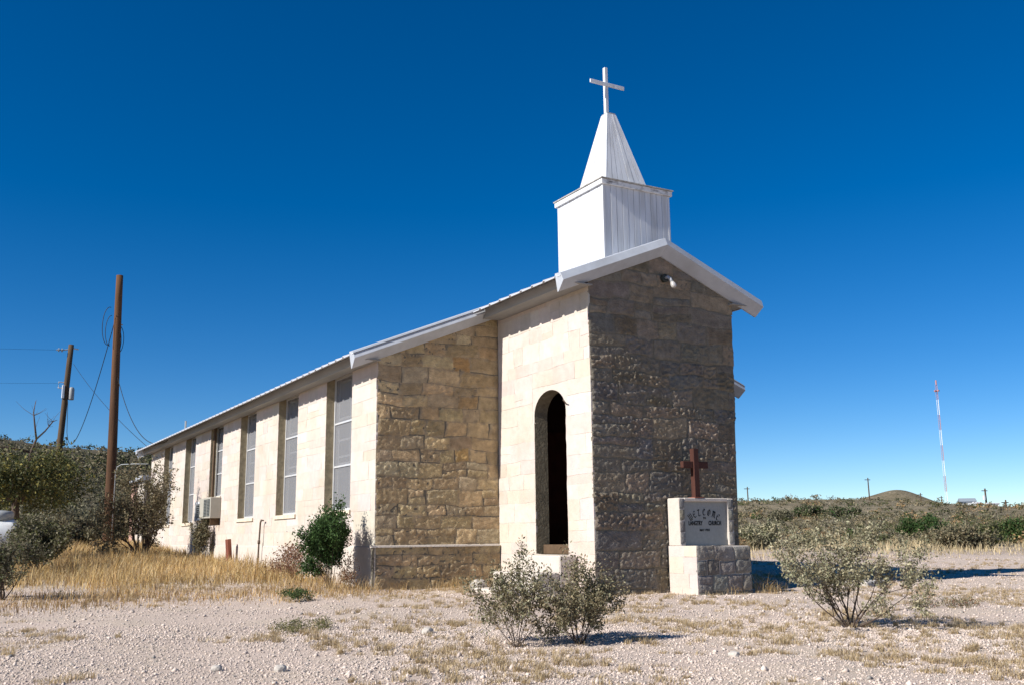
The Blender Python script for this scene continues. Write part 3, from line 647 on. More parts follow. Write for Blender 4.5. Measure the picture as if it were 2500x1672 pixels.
# ------------------------------------------------------------------ welcome monument
MX0, MX1, MY0, MY1, MYU, MZB, MZT = -0.10, 1.045, -0.75, -0.045, -0.36, 0.84, 1.615
mon = empty('welcome_monument', (0.47, -0.4, 0), 'stone welcome monument with a lettered plaque and wooden cross', 'monument')
m_ = MB(); m_.cbox(MX0+.015, MX1-.012, MY0+.015, MY1, -.25, MZB-.01, .012); mbase = m_.build('base', M_MORTL, mon)
rs2 = random.Random(5)
PAL_MON = [(0.212,0.204,0.183),(0.255,0.242,0.217),(0.178,0.170,0.157),(0.281,0.264,0.230),(0.212,0.187,0.145)]  # front stones darkened for shade; sunlit side uses the paler palette
fr = (Vector((0, MY0, 0)), Xv, Zv, -Yv)
for Q, sd in layout(MX0, MX1, -.1, MZB, lambda u: 9, [], 61, hmin=.18, hmax=.26, lmin=.2, lmax=.42):
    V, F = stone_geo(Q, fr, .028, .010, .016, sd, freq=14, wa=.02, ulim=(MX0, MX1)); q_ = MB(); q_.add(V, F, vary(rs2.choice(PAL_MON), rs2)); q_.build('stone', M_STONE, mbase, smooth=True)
fr = (Vector((MX0, 0, 0)), -Yv, Zv, -Xv)
for Q, sd in layout(-MY1, -MY0, -.1, MZB, lambda u: 9, [], 62, hmin=.18, hmax=.28, lmin=.25, lmax=.5, e=.001, j=.006):
    V, F = stone_geo(Q, fr, .05, .001, .005, sd, freq=11, edge=0, knf=1); q_ = MB(); q_.add(V, F, vary(rs2.choice(PAL_SUNLIT), rs2, .05)); q_.build('stone', M_SUNLIT, mbase, smooth=True)
m_ = MB(); m_.cbox(MX0+.005, 0.02, MYU, MY1-.002, MZB-.006, MZT, .014); m_.build('left_jamb', M_WASHU if 'M_WASHU' in globals() else M_MORTL, mon)
m_ = MB(); m_.cbox(0.95, MX1+.03, MYU, MY1-.002, MZB-.006, MZT-.002, .014); m_.build('right_jamb', M_MORTL, mon)
m_ = MB(); m_.cbox(0.022, 0.948, MYU+.002, MY1-.004, 1.555, MZT+.002, .012); m_.build('lintel', M_MORTL, mon)
m_ = MB(); m_.box(0.022, 0.948, MYU+.05, MY1-.006, MZB-.004, 1.553); plaque = m_.build('plaque', M_PLAQUE, mon); tag(plaque, 'grey plaque with black welcome lettering')
for k, zz in enumerate(np.arange(MZB+.02, MZT-.05, .19)):   # rough stones on the jamb fronts
    for (xa, xb) in ((MX0+.012, 0.012), (0.958, MX1+.022)):
        Q = [[xa, zz+.006], [xb, zz+.006], [xb, min(zz+.184, MZT-.02)], [xa, min(zz+.184, MZT-.02)]]
        V, F = stone_geo(Q, (Vector((0, MYU-.002, 0)), Xv, Zv, -Yv), .035, .012, .008, rs2.random(), freq=14); q_ = MB(); q_.add(V, F, vary(rs2.choice(PAL_MON), rs2)); q_.build('stone', M_STONE, mon, smooth=True)
PLY = MYU+.05-.004
def text_mesh(s, size, xs=1.0, bold=0.0):
    cu = bpy.data.curves.new('txt', 'FONT'); cu.body = s; cu.size = size; cu.align_x = 'CENTER'; cu.align_y = 'CENTER'; cu.extrude = .002; cu.offset = bold; cu.resolution_u = 3
    o = bpy.data.objects.new('txt', cu); COL.objects.link(o); dg = bpy.context.evaluated_depsgraph_get(); dg.update()
    me = bpy.data.meshes.new_from_object(o.evaluated_get(dg)); bpy.data.objects.remove(o); bpy.data.curves.remove(cu)
    me.transform(Matrix.Diagonal((xs, 1, 1, 1))); me.transform(Matrix.Rotation(pi/2, 4, 'X')); return me
def put_text(s, size, x, z, xs=1.0, bold=0.0):
    me = text_mesh(s, size, xs, bold); me.transform(Matrix.Translation((x, PLY, z))); return link('lettering', me, M_LETTER, plaque)
put_text('TO', .050, .468, 1.285, .9, .0008)
put_text('LANGTRY', .100, .272, 1.200, .66, .0025)
put_text('CHURCH', .100, .690, 1.200, .66, .0025)
put_text('MAY 1924', .052, .464, 1.088, .95, .001)
# broad-nib old style capitals for the arched word
GL = {'W': [[(0,1),(.12,.8),(.12,.2),(.28,0)],[(.36,1),(.44,.8),(.44,.2),(.28,0)],[(.44,.2),(.62,0),(.8,.2),(.8,.75),(.7,1)]],
      'E': [[(.62,.85),(.38,1),(.1,.75),(.1,.25),(.36,0),(.66,.14)],[(.1,.52),(.5,.58)]],
      'L': [[(.02,.95),(.2,.86),(.28,1.0),(.5,.88)],[(.26,.95),(.24,.5),(.14,.06),(.4,.02),(.66,.12)]],
      'C': [[(.62,.8),(.4,1),(.12,.74),(.12,.26),(.36,0),(.66,.16)],[(.36,.9),(.36,.6)]],
      'O': [[(.4,1),(.1,.74),(.1,.26),(.4,0),(.7,.26),(.7,.74),(.4,1)],[(.36,.8),(.36,.25)]],
      'M': [[(0,.9),(.14,1),(.16,.2),(.04,0)],[(.14,1),(.34,.86),(.38,1),(.42,.1),(.34,0)],[(.4,1),(.62,.86),(.66,1),(.7,.16),(.84,.04)]]}
arcR = .56; azc = 1.385-.56
word = 'WELCOME'; angs = np.linspace(0.56, -0.56, 7)
for ch, an in zip(word, angs):
    m_ = MB(); sc = .108; wd = .8
    nib = Vector((.052, .052))
    for st_ in GL[ch]:
        for (a, b) in zip(st_[:-1], st_[1:]):
            q = [Vector(a)-nib, Vector(b)-nib, Vector(b)+nib, Vector(a)+nib]; P = []
            for v in q:
                lx = (v.x-.4)*wd*sc; lz = (v.y-.5)*sc
                px = lx*cos(an)-(lz)*sin(an); pz = lx*sin(an)+lz*cos(an)
                P.append((.466-sin(an)*arcR+px, PLY-.0015, azc+cos(an)*arcR+pz))
            m_.add(P+[(p[0], p[1]+.004, p[2]) for p in P], [(0,1,2,3),(4,7,6,5),(0,4,5,1),(1,5,6,2),(2,6,7,3),(3,7,4,0)])
    m_.build('lettering', M_LETTER, plaque)
# wooden cross on the monument
CX = .345; CY = -.27
m_ = MB(); m_.cbox(CX-.055, CX+.055, CY-.05, CY+.05, MZT+.003, 2.44, .006); wc = m_.build('wooden_cross', M_REDW, mon); tag(wc, 'red brown timber cross standing on the monument')
m_ = MB(); m_.cbox(CX-.27, CX-.0555, CY-.032, CY+.048, 2.115, 2.225, .006); m_.build('cross_arm', M_REDW, wc)
m_ = MB(); m_.cbox(CX+.0555, CX+.27, CY-.032, CY+.048, 2.115, 2.225, .006); m_.build('cross_arm', M_REDW, wc)
m_ = MB(); m_.cbox(CX-.10, CX+.10, CY-.09, CY+.09, MZT, MZT+.014, .003); m_.build('cross_foot', M_RUST, wc)

# ------------------------------------------------------------------ vegetation generators
def rot_frame(d):
    d = d.normalized(); a = d.cross(Vector((.21, .37, .91)))
    if a.length < 1e-3: a = Vector((1, 0, 0))
    a.normalize(); return a, d.cross(a)
class Plant:
    """stems that fork outwards, leaves set along the last twigs"""
    def __init__(s, seed): s.r = random.Random(seed); s.wood = MB(); s.tw = []
    def branch(s, p, d, length, rad, level, maxl, spread, up, nseg=4, kids=(3, 5), sides=5):
        r = s.r; pts = [p.copy()]; rads = [rad]; q = p.copy(); d = d.normalized()
        for i in range(nseg):
            d = (d+Vector((r.gauss(0, .16), r.gauss(0, .16), r.gauss(0, .10)+up))).normalized()
            q = q+d*(length/nseg); pts.append(q.copy()); rads.append(rad*(1-.55*(i+1)/nseg))
        s.wood.tube(pts, rads, max(3, sides), cap=False)
        if level >= maxl: s.tw.append(pts); return
        for k in range(r.randint(*kids)):
            t = r.uniform(.3, 1.0); i = min(nseg-1, int(t*nseg)); b = pts[i].lerp(pts[i+1], t*nseg-i)
            a, c = rot_frame(d); an = r.uniform(0, 2*pi); dd = d+(a*cos(an)+c*sin(an))*spread*r.uniform(.5, 1.2)
            s.branch(b, dd, length*r.uniform(.5, .8), rads[i]*.6, level+1, maxl, spread, up, max(2, nseg-1), kids, sides-1)
        s.branch(pts[-1], d, length*.6, rads[-1], level+1, maxl, spread, up, max(2, nseg-1), kids, sides-1)
    def leaves(s, per, size, pal, jit, aspect=.5, clus=1.0):
        r = s.r; V = []; C = []
        for pts in s.tw:
            for k in range(per):
                t = r.random()**.8*clus+(1-clus)*.5; i = min(len(pts)-2, int(t*(len(pts)-1))); b = pts[i].lerp(pts[i+1], t*(len(pts)-1)-i)
                b = b+Vector((r.gauss(0, jit), r.gauss(0, jit), r.gauss(0, jit)))
                d = Vector((r.gauss(0, 1), r.gauss(0, 1), r.gauss(.2, 1))).normalized(); a, _ = rot_frame(d)
                an = r.uniform(0, pi); n = d.cross(a); a = a*cos(an)+n*sin(an)
                L = size*r.uniform(.6, 1.3); w = L*aspect*.5
                V += [b, b+d*L*.5+a*w, b+d*L, b+d*L*.5-a*w]; c = r.choice(pal); k_ = r.uniform(.75, 1.25); C += [tuple(x*k_ for x in c)]*4
        return V, C
def fit(P, VL, H, R, z_keep=True, sq=1.0):
    """scale the plant to the wanted height and half width"""
    A = np.array([tuple(v) for v in VL] if VL else P.wood.v); W = np.array(P.wood.v)
    zmax = np.percentile(A[:, 2], 99.5); rmax = np.percentile(np.hypot(A[:, 0], A[:, 1]), 97)
    sc = np.array([R/rmax, R/rmax*sq, H/zmax])
    P.wood.v = [tuple(x) for x in W*sc]
    return A*sc
def add_plant(name, label, cat, loc, seed, H, R, stems, maxl, per, size, pal, jit, spread=.6, up=.05, lean=.5, rad=.02, group=None, barkm=None, aspect=.5, kids=(3, 5), trunk=None, sq=1.0, clus=1.0, nseg=4, rz=0.0):
    P = Plant(seed); r = P.r
    if trunk:
        pts = [Vector(t) for t in trunk['pts']]; P.wood.tube(pts, trunk['rad'], 7)
        for k in range(stems):
            an = 2*pi*k/stems+r.uniform(-.4, .4); P.branch(pts[-1]-Vector((0, 0, r.uniform(0, .25)*pts[-1].z)), Vector((cos(an)*lean, sin(an)*lean, r.uniform(.2, .8))), 1.0, rad, 0, maxl, spread, up, nseg, kids)
    else:
        for k in range(stems):
            an = 2*pi*k/stems+r.uniform(-.5, .5); l = lean*r.uniform(.35, 1.25)
            P.branch(Vector((cos(an)*.03, sin(an)*.03, -.03)), Vector((cos(an)*l, sin(an)*l, 1)), r.uniform(.7, 1.1), rad*r.uniform(.7, 1.1), 0, maxl, spread, up, nseg, kids)
    if not trunk:
        W = np.array(P.wood.v); T_ = np.array([tuple(p) for t in P.tw for p in t])
        sc = np.array([R/np.percentile(np.hypot(T_[:, 0], T_[:, 1]), 96), R/np.percentile(np.hypot(T_[:, 0], T_[:, 1]), 96)*sq, H/np.percentile(T_[:, 2], 99.5)])
        P.wood.v = [tuple(x) for x in W*sc]; P.tw = [[Vector((p.x*sc[0], p.y*sc[1], p.z*sc[2])) for p in t] for t in P.tw]
    VL, C = P.leaves(per, size, pal, jit, aspect, clus)
    A = np.array([tuple(v) for v in VL])
    root = empty(name, loc, label, cat, group); root.rotation_euler = (0, 0, rz)
    link('stem' if not trunk else 'trunk', P.wood.mesh('wood', True), barkm or M_BARK, root, (0, 0, 0))
    n = len(A)//4; link('foliage' if not trunk else 'crown', np_mesh('leaves', A, np.arange(n*4).reshape(n, 4), np.array(C)), M_LEAF, root, (0, 0, 0))
    return root
GREY = [(0.174,0.151,0.085),(0.222,0.184,0.104),(0.128,0.117,0.062),(0.279,0.223,0.131),(0.151,0.117,0.066)]
SAGE = [(0.278,0.262,0.165),(0.342,0.312,0.198),(0.214,0.212,0.124),(0.406,0.363,0.240),(0.299,0.252,0.149)]
GREEN = [(0.032,0.068,0.016),(0.045,0.090,0.023),(0.025,0.054,0.013),(0.059,0.108,0.027)]
OLIVE = [(.085,.095,.035),(.11,.11,.04),(.06,.075,.025),(.20,.17,.04),(.13,.13,.05)]
RUSTL = [(0.216,0.108,0.068),(0.270,0.153,0.099),(0.180,0.090,0.054),(0.297,0.216,0.135)]
DGREY = [(0.127,0.116,0.068),(0.165,0.150,0.094),(0.089,0.087,0.049),(0.203,0.179,0.117)]

def G(x, y, dz=0.0): return (x, y, tz(x, y)+dz)
add_plant('desert_shrub', 'loose grey green shrub in front of the porch steps, left of the pair', 'shrub', G(-5.98, -5.2), 101, .90, .50, 12, 2, 20, .030, GREY+SAGE[:3], .020, spread=.8, lean=1.15, rad=.012, group='grey shrubs on the gravel')
add_plant('desert_shrub', 'denser dark grey green shrub in front of the porch, right of the pair', 'shrub', G(-5.46, -5.45), 102, .80, .47, 14, 2, 27, .029, GREY+SAGE[:2], .022, spread=.8, lean=1.1, rad=.016, group='grey shrubs on the gravel')
add_plant('desert_shrub', 'wide pale sage shrub with bare forked stems right of the monument', 'shrub', G(-2.25, -5.75), 103, 1.08, .86, 9, 3, 20, .034, SAGE+GREY[:1], .024, spread=.75, lean=1.1, rad=.022, up=.10, group='grey shrubs on the gravel', kids=(2, 4))
add_plant('green_shrub', 'round dark green leafy shrub against the sunlit nave wall', 'shrub', G(-4.66, 3.62), 104, 1.42, .52, 13, 2, 60, .05, GREEN, .045, spread=.6, lean=.42, rad=.014)
add_plant('rusty_shrub', 'dry reddish brown twiggy shrub left of the green shrub', 'shrub', G(-4.55, 5.7), 105, .85, .6, 8, 2, 14, .045, RUSTL, .05, spread=.7, lean=.8, rad=.008)
add_plant('rusty_shrub', 'small dry russet weed at the corner of the nave', 'shrub', G(-4.40, 3.30), 116, .62, .22, 6, 2, 6, .035, RUSTL, .03, spread=.7, lean=.6, rad=.006)
add_plant('grey_bush', 'tall spreading grey bush by the far end of the nave', 'shrub', G(-5.6, 16.5), 106, 2.7, 1.25, 13, 3, 14, .075, GREY+[(.17,.135,.085)], .06, spread=.65, lean=.6, rad=.03, kids=(2, 4))
add_plant('grey_bush', 'narrow grey bush under the window cooler', 'shrub', G(-4.40, 14.9), 107, 1.15, .30, 8, 2, 20, .06, GREY+DGREY, .04, spread=.5, lean=.35, rad=.012)
add_plant('dark_bush', 'low dark bush with a bent bare stem at the left edge', 'shrub', G(-9.72, 3.9), 108, .95, .55, 8, 2, 24, .045, DGREY+OLIVE[:1], .035, spread=.6, lean=.7, rad=.022)
add_plant('dark_bush', 'dark leafy bush in front of the white tank', 'shrub', G(-8.72, 10.6), 109, 1.2, .68, 11, 2, 50, .065, DGREY+OLIVE[:2], .05, spread=.6, lean=.6, rad=.016)
mesq = add_plant('mesquite_tree', 'dark olive mesquite tree with yellowing leaves behind the tank', 'tree', G(-8.85, 16.2), 110, 4, 2, 9, 2, 60, .09, OLIVE, .16, spread=.8, lean=1.5, up=.02, rad=.045, trunk={'pts': [(.0, 0, -.1), (.03, 0, .6), (-.04, 0, 1.2), (-.06, .05, 1.8)], 'rad': [.14, .11, .10, .09]}, clus=.7)
add_plant('low_green_weed', 'patch of low green weed on the gravel left of the porch', 'weed', G(-7.2, -2.75), 111, .11, .36, 14, 2, 6, .02, [(.16,.15,.06),(.22,.19,.09),(.10,.11,.04)], .025, spread=.8, lean=2.2, rad=.003)
add_plant('low_green_weed', 'small green weed at the edge of the dry grass', 'weed', G(-5.95, 1.45), 112, .2, .25, 8, 2, 6, .028, GREEN+OLIVE[:2], .02, spread=.8, lean=1.5, rad=.004)
add_plant('dry_brush', 'flat patch of dark dry brush beside the pale sage shrub', 'shrub', G(1.1, -4.3), 113, .13, .5, 16, 2, 3, .025, DGREY+RUSTL[:1], .03, spread=1.0, lean=2.5, rad=.004)
for k, (x, y, h, r_) in enumerate([(-7.6, 23.5, 1.0, .9), (-6.7, 26.5, 1.1, 1.0), (-7.7, 29, 1.3, 1.3), (-6.1, 31, 1.3, 1.2), (-4.6, 34, 1.4, 1.2), (-9.0, 27, 1.3, 1.2), (-3.4, 37, 1.5, 1.3), (-6.8, 36, 1.6, 1.4), (-9.6, 33, 1.6, 1.4)]):
    add_plant('thicket_bush', 'dull grey green bush in the thicket behind the utility poles', 'shrub', G(x, y), 130+k, h, r_, 9, 2, 34, .12, DGREY+GREY[:2], .10, spread=.7, lean=.8, rad=.02, group='thicket behind the poles')
# bare dead limbs above the mesquite
m_ = MB(); r5 = random.Random(9)
m_.tube([(-.06, .04, 1.7), (.02, 0, 2.3), (.05, 0, 2.7), (.12, 0, 3.2), (.25, 0, 3.6)], [.07, .06, .055, .05, .04], 6)
m_.tube([(.25, 0, 3.6), (.18, 0, 3.95), (.10, 0, 4.4), (.14, 0, 4.75)], [.035, .03, .02, .008], 5)
m_.tube([(.25, 0, 3.6), (.5, 0, 3.85), (.72, 0, 4.15), (.85, 0, 4.2)], [.03, .025, .018, .006], 5)
m_.tube([(.12, 0, 3.2), (-.3, 0, 3.3), (-.9, .1, 3.35), (-1.6, .1, 3.7)], [.035, .03, .022, .006], 5)
for k in range(26):
    b = r5.choice([(.12, 0, 4.3), (.2, 0, 3.9), (.6, 0, 4.0), (-.5, 0, 3.33), (-.9, 0, 3.4), (-1.3, 0, 3.55), (.05, 0, 2.9), (.72, 0, 4.15)]); d = Vector((r5.gauss(0, .3), r5.gauss(0, .3), r5.uniform(-.1, .45)))
    m_.tube([b, Vector(b)+d*.5, Vector(b)+d+Vector((r5.gauss(0, .06), 0, .05))], [.009, .006, .003], 3, cap=False)
o = link('dead_limb', m_.mesh('limb', True), M_BARK, mesq, (.12, 0, 0)); o.scale = (.8, .8, .9); tag(o, 'bare dead limb above the crown')

# ------------------------------------------------------------------ scrub on the hills
def scrub_proto(seed, pal, n=420, size=.11):
    r = np.random.RandomState(seed); nc = 9
    cen = np.stack([r.normal(0, .36, nc), r.normal(0, .36, nc), r.uniform(.2, .8, nc)], -1); cr = r.uniform(.2, .36, nc)
    w = r.randint(0, nc, n); d = r.normal(0, 1, (n, 3)); d /= np.linalg.norm(d, axis=1)[:, None]
    P = cen[w]+d*cr[w][:, None]*r.uniform(.55, 1.0, n)[:, None]; P[:, 2] = np.abs(P[:, 2])*.95
    a = r.normal(0, 1, (n, 3)); a /= np.linalg.norm(a, axis=1)[:, None]; b = np.cross(a, r.normal(0, 1, (n, 3))); b /= np.linalg.norm(b, axis=1)[:, None]
    L = size*r.uniform(.5, 1.3, n)[:, None]
    V = np.stack([P-a*L*.5, P+b*L*.35, P+a*L*.5, P-b*L*.35], 1).reshape(-1, 3)
    C = np.array(pal)[r.randint(0, len(pal), n)]*r.uniform(.75, 1.25, (n, 1)); C = np.repeat(C, 4, 0)
    return V, C
SC_PAL = [GREY, DGREY, OLIVE[:3]+DGREY[:1], [(.26,.23,.16),(.21,.19,.13),(.30,.25,.17)], [(.34,.22,.10),(.40,.27,.13),(.26,.17,.09)], GREEN[:2]+OLIVE[:2]]
def in_view(x, y, m=2):
    v = Vector((x, y, 1.0))-CAMP; d = v.dot(_f)
    if d < 5: return False
    return abs(v.dot(_r)/d) < .5138+.02*m
rs3 = random.Random(21); spots = []
def hide_church(x, y): return -5.5 < x < 6.5 and -3 < y < 30
cand = []
for k in range(52000):
    az = radians(rs3.uniform(-1.5, 59) if rs3.random() < .7 else rs3.uniform(-1.5, 12)); dist = 26*(760/26.)**(rs3.random()**.8) if rs3.random() < .6 else sqrt(rs3.uniform(26**2, 420**2))
    x = CAMP.x+dist*sin(az); y = CAMP.y+dist*cos(az)
    azd = math.degrees(az)
    if 11.5 < azd < 40.5 and (dist < 55 or rs3.random() < .5): continue
    if hide_church(x, y): continue
    if azd > 40 and (y < 17+.10*x+2*sin(x*.3) or dist < 40): continue
    if azd < 12 and dist < 46: continue
    dens = 0.5+.5*sin(x*.11+1.3)*sin(y*.09)+.25*sin(x*.31)*sin(y*.27)
    if rs3.random() > .35+.65*dens and azd > 12: continue
    if azd > 12 and rs3.random() < .05: continue
    cand.append((dist, x, y, azd))
cand.sort()
kept = []; cell = {}
for dist, x, y, azd in cand:
    g = max(1.5, dist*.012)*(.8 if azd < 12 else .85); k = (int(x/g), int(y/g), int(math.log(dist)*6))
    if k in cell: continue
    cell[k] = 1; kept.append((dist, x, y, azd))
kept.sort(key=lambda t: (11.5 < t[3] < 40.5, t[0]))
protos = [scrub_proto(40+i, p) for i, p in enumerate(SC_PAL)]
def pick(x, y, r):
    t = mnoise.noise(Vector((x*.03, y*.03, 3.3))); u = r.random()
    if u < .30: return 0
    if u < .55: return 1
    if u < .75: return 2
    if u < .86: return 3 
    if u < .95: return 4 if t > -.1 else 0
    return 5
SC_NAME = [('scrub_bush', 'grey green desert bush on the scrubland slope'), ('scrub_bush', 'dark grey thorny bush on the scrubland slope'), ('scrub_bush', 'olive coloured bush on the scrubland slope'), ('scrub_bush', 'pale sage bush on the scrubland slope'), ('scrub_bush', 'straw coloured dry bush on the scrubland slope'), ('scrub_bush', 'deep green bush on the scrubland slope')]
pm = [np_mesh('scrub', V, np.arange(len(V)).reshape(-1, 4), C) for V, C in protos]
for m__ in pm: m__.materials.append(M_LEAF)
NI = 150
for (dist, x, y, azd) in kept[:NI]:
    t = pick(x, y, rs3); s_ = rs3.uniform(.5, 1.2)*(.78 if azd > 40 else 1.3)
    o = bpy.data.objects.new(SC_NAME[t][0], pm[t]); COL.objects.link(o); o.location = (x, y, tz(x, y)-.08); o.scale = (s_*1.2, s_*1.2, s_*.95); o.rotation_euler = (0, 0, rs3.uniform(0, 6.28))
    tag(o, SC_NAME[t][1], 'bush', 'bushes on the scrubland slope')
VV = []; CC = []
rn = np.random.RandomState(5)
for (dist, x, y, azd) in kept[NI:]:
    t = pick(x, y, rs3) if azd > 12 else (1 if rs3.random() < .6 else (2 if rs3.random() < .6 else 0)); V, C = protos[t]; n4 = len(V)//4; nn = 110 if dist < 110 else (60 if dist < 220 else 30)
    s_ = rs3.uniform(.45, 1.15)*(.80+min(.5, dist/400) if azd > 12 else 1.45)*(1 if dist < 250 else 1.3)
    sel = rn.permutation(n4)[:nn]; an = rs3.uniform(0, 6.28); ca, sa = cos(an), sin(an)
    Q = V.reshape(-1, 4, 3)[sel]; c0 = Q.mean(1, keepdims=True); Q = c0+(Q-c0)*(1.5 if nn == 110 else (2.1 if nn == 60 else 3.0)); Q = Q.reshape(-1, 3)
    X = np.stack([Q[:, 0]*ca-Q[:, 1]*sa, Q[:, 0]*sa+Q[:, 1]*ca, Q[:, 2]*.85], -1)*s_+np.array([x, y, tz(x, y)-.1])
    VV.append(X); CC.append(C.reshape(-1, 4, 3)[sel].reshape(-1, 3))
VV = np.concatenate(VV); CC = np.concatenate(CC)
o = link('distant_scrub', np_mesh('distant_scrub', VV, np.arange(len(VV)).reshape(-1, 4), CC), M_LEAF); tag(o, 'mixed desert scrub covering the far slopes and hills', 'scrub', kind='stuff')
print('scrub', len(kept), len(VV)//4)

# larger single bushes that stand out on the right slope
for k, (az, dist, h, r_, pal, lab) in enumerate([(51.6, 62, 1.75, 1.5, GREEN+OLIVE[:1], 'large dark green bush on the slope behind the pale sage shrub'), (45.9, 120, 1.7, 1.9, GREEN[:2]+DGREY, 'dark round bush near the top of the right slope'), (47.7, 118, 1.6, 2.2, GREEN[:2]+DGREY, 'wide dark bush left of the small mound'), (44.6, 104, 1.2, 1.4, DGREY, 'low dark bush on the slope close to the church'), (54.2, 52, 1.25, 1.25, OLIVE[:3]+DGREY[:1], 'olive bush in front of the far white houses'), (56.2, 60, 1.5, 1.4, GREEN+OLIVE[:2], 'green bush at the right edge of the scrubland'), (53.4, 46, 1.1, 1.5, GREY+DGREY, 'broad grey bush at the end of the dry grass'), (43.2, 45, 1.25, 1.2, SAGE+OLIVE[:1], 'pale olive bush beside the monument on the slope')]):
    x, y = CAMP.x+dist*sin(radians(az)), CAMP.y+dist*cos(radians(az))
    add_plant('slope_bush', lab, 'bush', G(x, y, -.05), 170+k, h*.8, r_*.85, 10, 2, 34, .13*max(1, dist/70), pal, .12, spread=.7, lean=.9, rad=.02, group='larger bushes on the right slope')
# ------------------------------------------------------------------ dry grass
def blades(P, H, W, C, bend, seed):
    """P (n,3) roots, one bent three-vertex-pair blade each"""
    r = np.random.RandomState(seed); n = len(P); an = r.uniform(0, 2*pi, n); dx, dy = np.cos(an), np.sin(an)
    side = np.stack([-dy, dx, np.zeros(n)], -1)*W[:, None]*.5; dirn = np.stack([dx, dy, np.zeros(n)], -1)
    z = np.array([0, 0, 1.0]); V = []
    for t, wk in ((0, 1), (.5, .8)):
        c = P+z*(H*t)[:, None]+dirn*(bend*H*t*t)[:, None]; V += [c-side*wk, c+side*wk]
    tip = P+z*(H*(1-.25*bend**2))[:, None]+dirn*(bend*H)[:, None]; V.append(tip)
    V = np.stack(V, 1); b = np.arange(n)*5
    F = np.concatenate([np.stack([b, b+1, b+3], -1), np.stack([b, b+3, b+2], -1), np.stack([b+2, b+3, b+4], -1)])
    return V.reshape(-1, 3), F, np.repeat(C, 5, 0)
GP = 1.06*np.array([(.44,.31,.13),(.52,.38,.18),(.36,.24,.11),(.58,.45,.24),(.40,.25,.09),(.30,.20,.11),(.48,.37,.22)])
rn = np.random.RandomState(11)
def grass_field(n, xr, yr, zone, hr, seed, pal, wid=(.006, .012)):
    x = rn.uniform(*xr, n); y = rn.uniform(*yr, n); k = zone(x, y); m = rn.rand(n) < k; x, y = x[m], y[m]; k = k[m]
    h = rn.uniform(*hr, len(x))*(.35+.65*k)*(1+.40*np.sin(x*2.1+y)*np.sin(y*1.4)+.3*np.sin(x*6.3+1.7*y)*np.sin(y*5.1))
    dist = np.hypot(x-CAMP.x, y-CAMP.y); w = rn.uniform(*wid, len(x))*np.maximum(1, dist/16)
    c = pal[rn.randint(0, len(pal), len(x))]*rn.uniform(.8, 1.2, (len(x), 1))*(1+.25*np.sin(x*1.1+2)*np.sin(y*.9)+.15*np.sin(x*4.1)*np.sin(y*3.3+x))[:, None]
    return blades(np.stack([x, y, TZ(x, y)-.01], -1), h, w, c, rn.uniform(.05, .9, len(x)), seed)
gs = [grass_field(70000, (-12.5, -3.95), (1.5, 34), grass_zone, (.09, .38), 1, GP)]
gz2 = lambda x, y: np.clip((-3.9-x)/.05, 0, 1)*np.clip((y-.8)/2, 0, 1)*np.clip((5.5-y)/2, 0, 1)*.8
gs.append(grass_field(16000, (-11.0, -3.95), (.2, 6.0), gz2, (.05, .22), 2, GP*np.array([.95, .92, .95])))
gr = lambda x, y: np.clip((y-(6.3+.02*x))/4, 0, 1)*(.3+.7*np.clip(np.sin(x*.5)*np.sin(y*.4)+.6, 0, 1))
gs.append(grass_field(34000, (3, 48), (6, 42), gr, (.10, .45), 3, np.array([(.52,.42,.25),(.58,.47,.29),(.46,.36,.20)])))
def merge(L):
    V = []; F = []; C = []; b = 0
    for v, f, c in L: V.append(v); F.append(f+b); C.append(c); b += len(v)
    return np.concatenate(V), np.concatenate(F), np.concatenate(C)
o = link('dry_grass', np_mesh('dry_grass', *merge(gs)), M_GRASS); tag(o, 'tall golden dry grass along the nave and behind the yard', 'grass', kind='stuff')
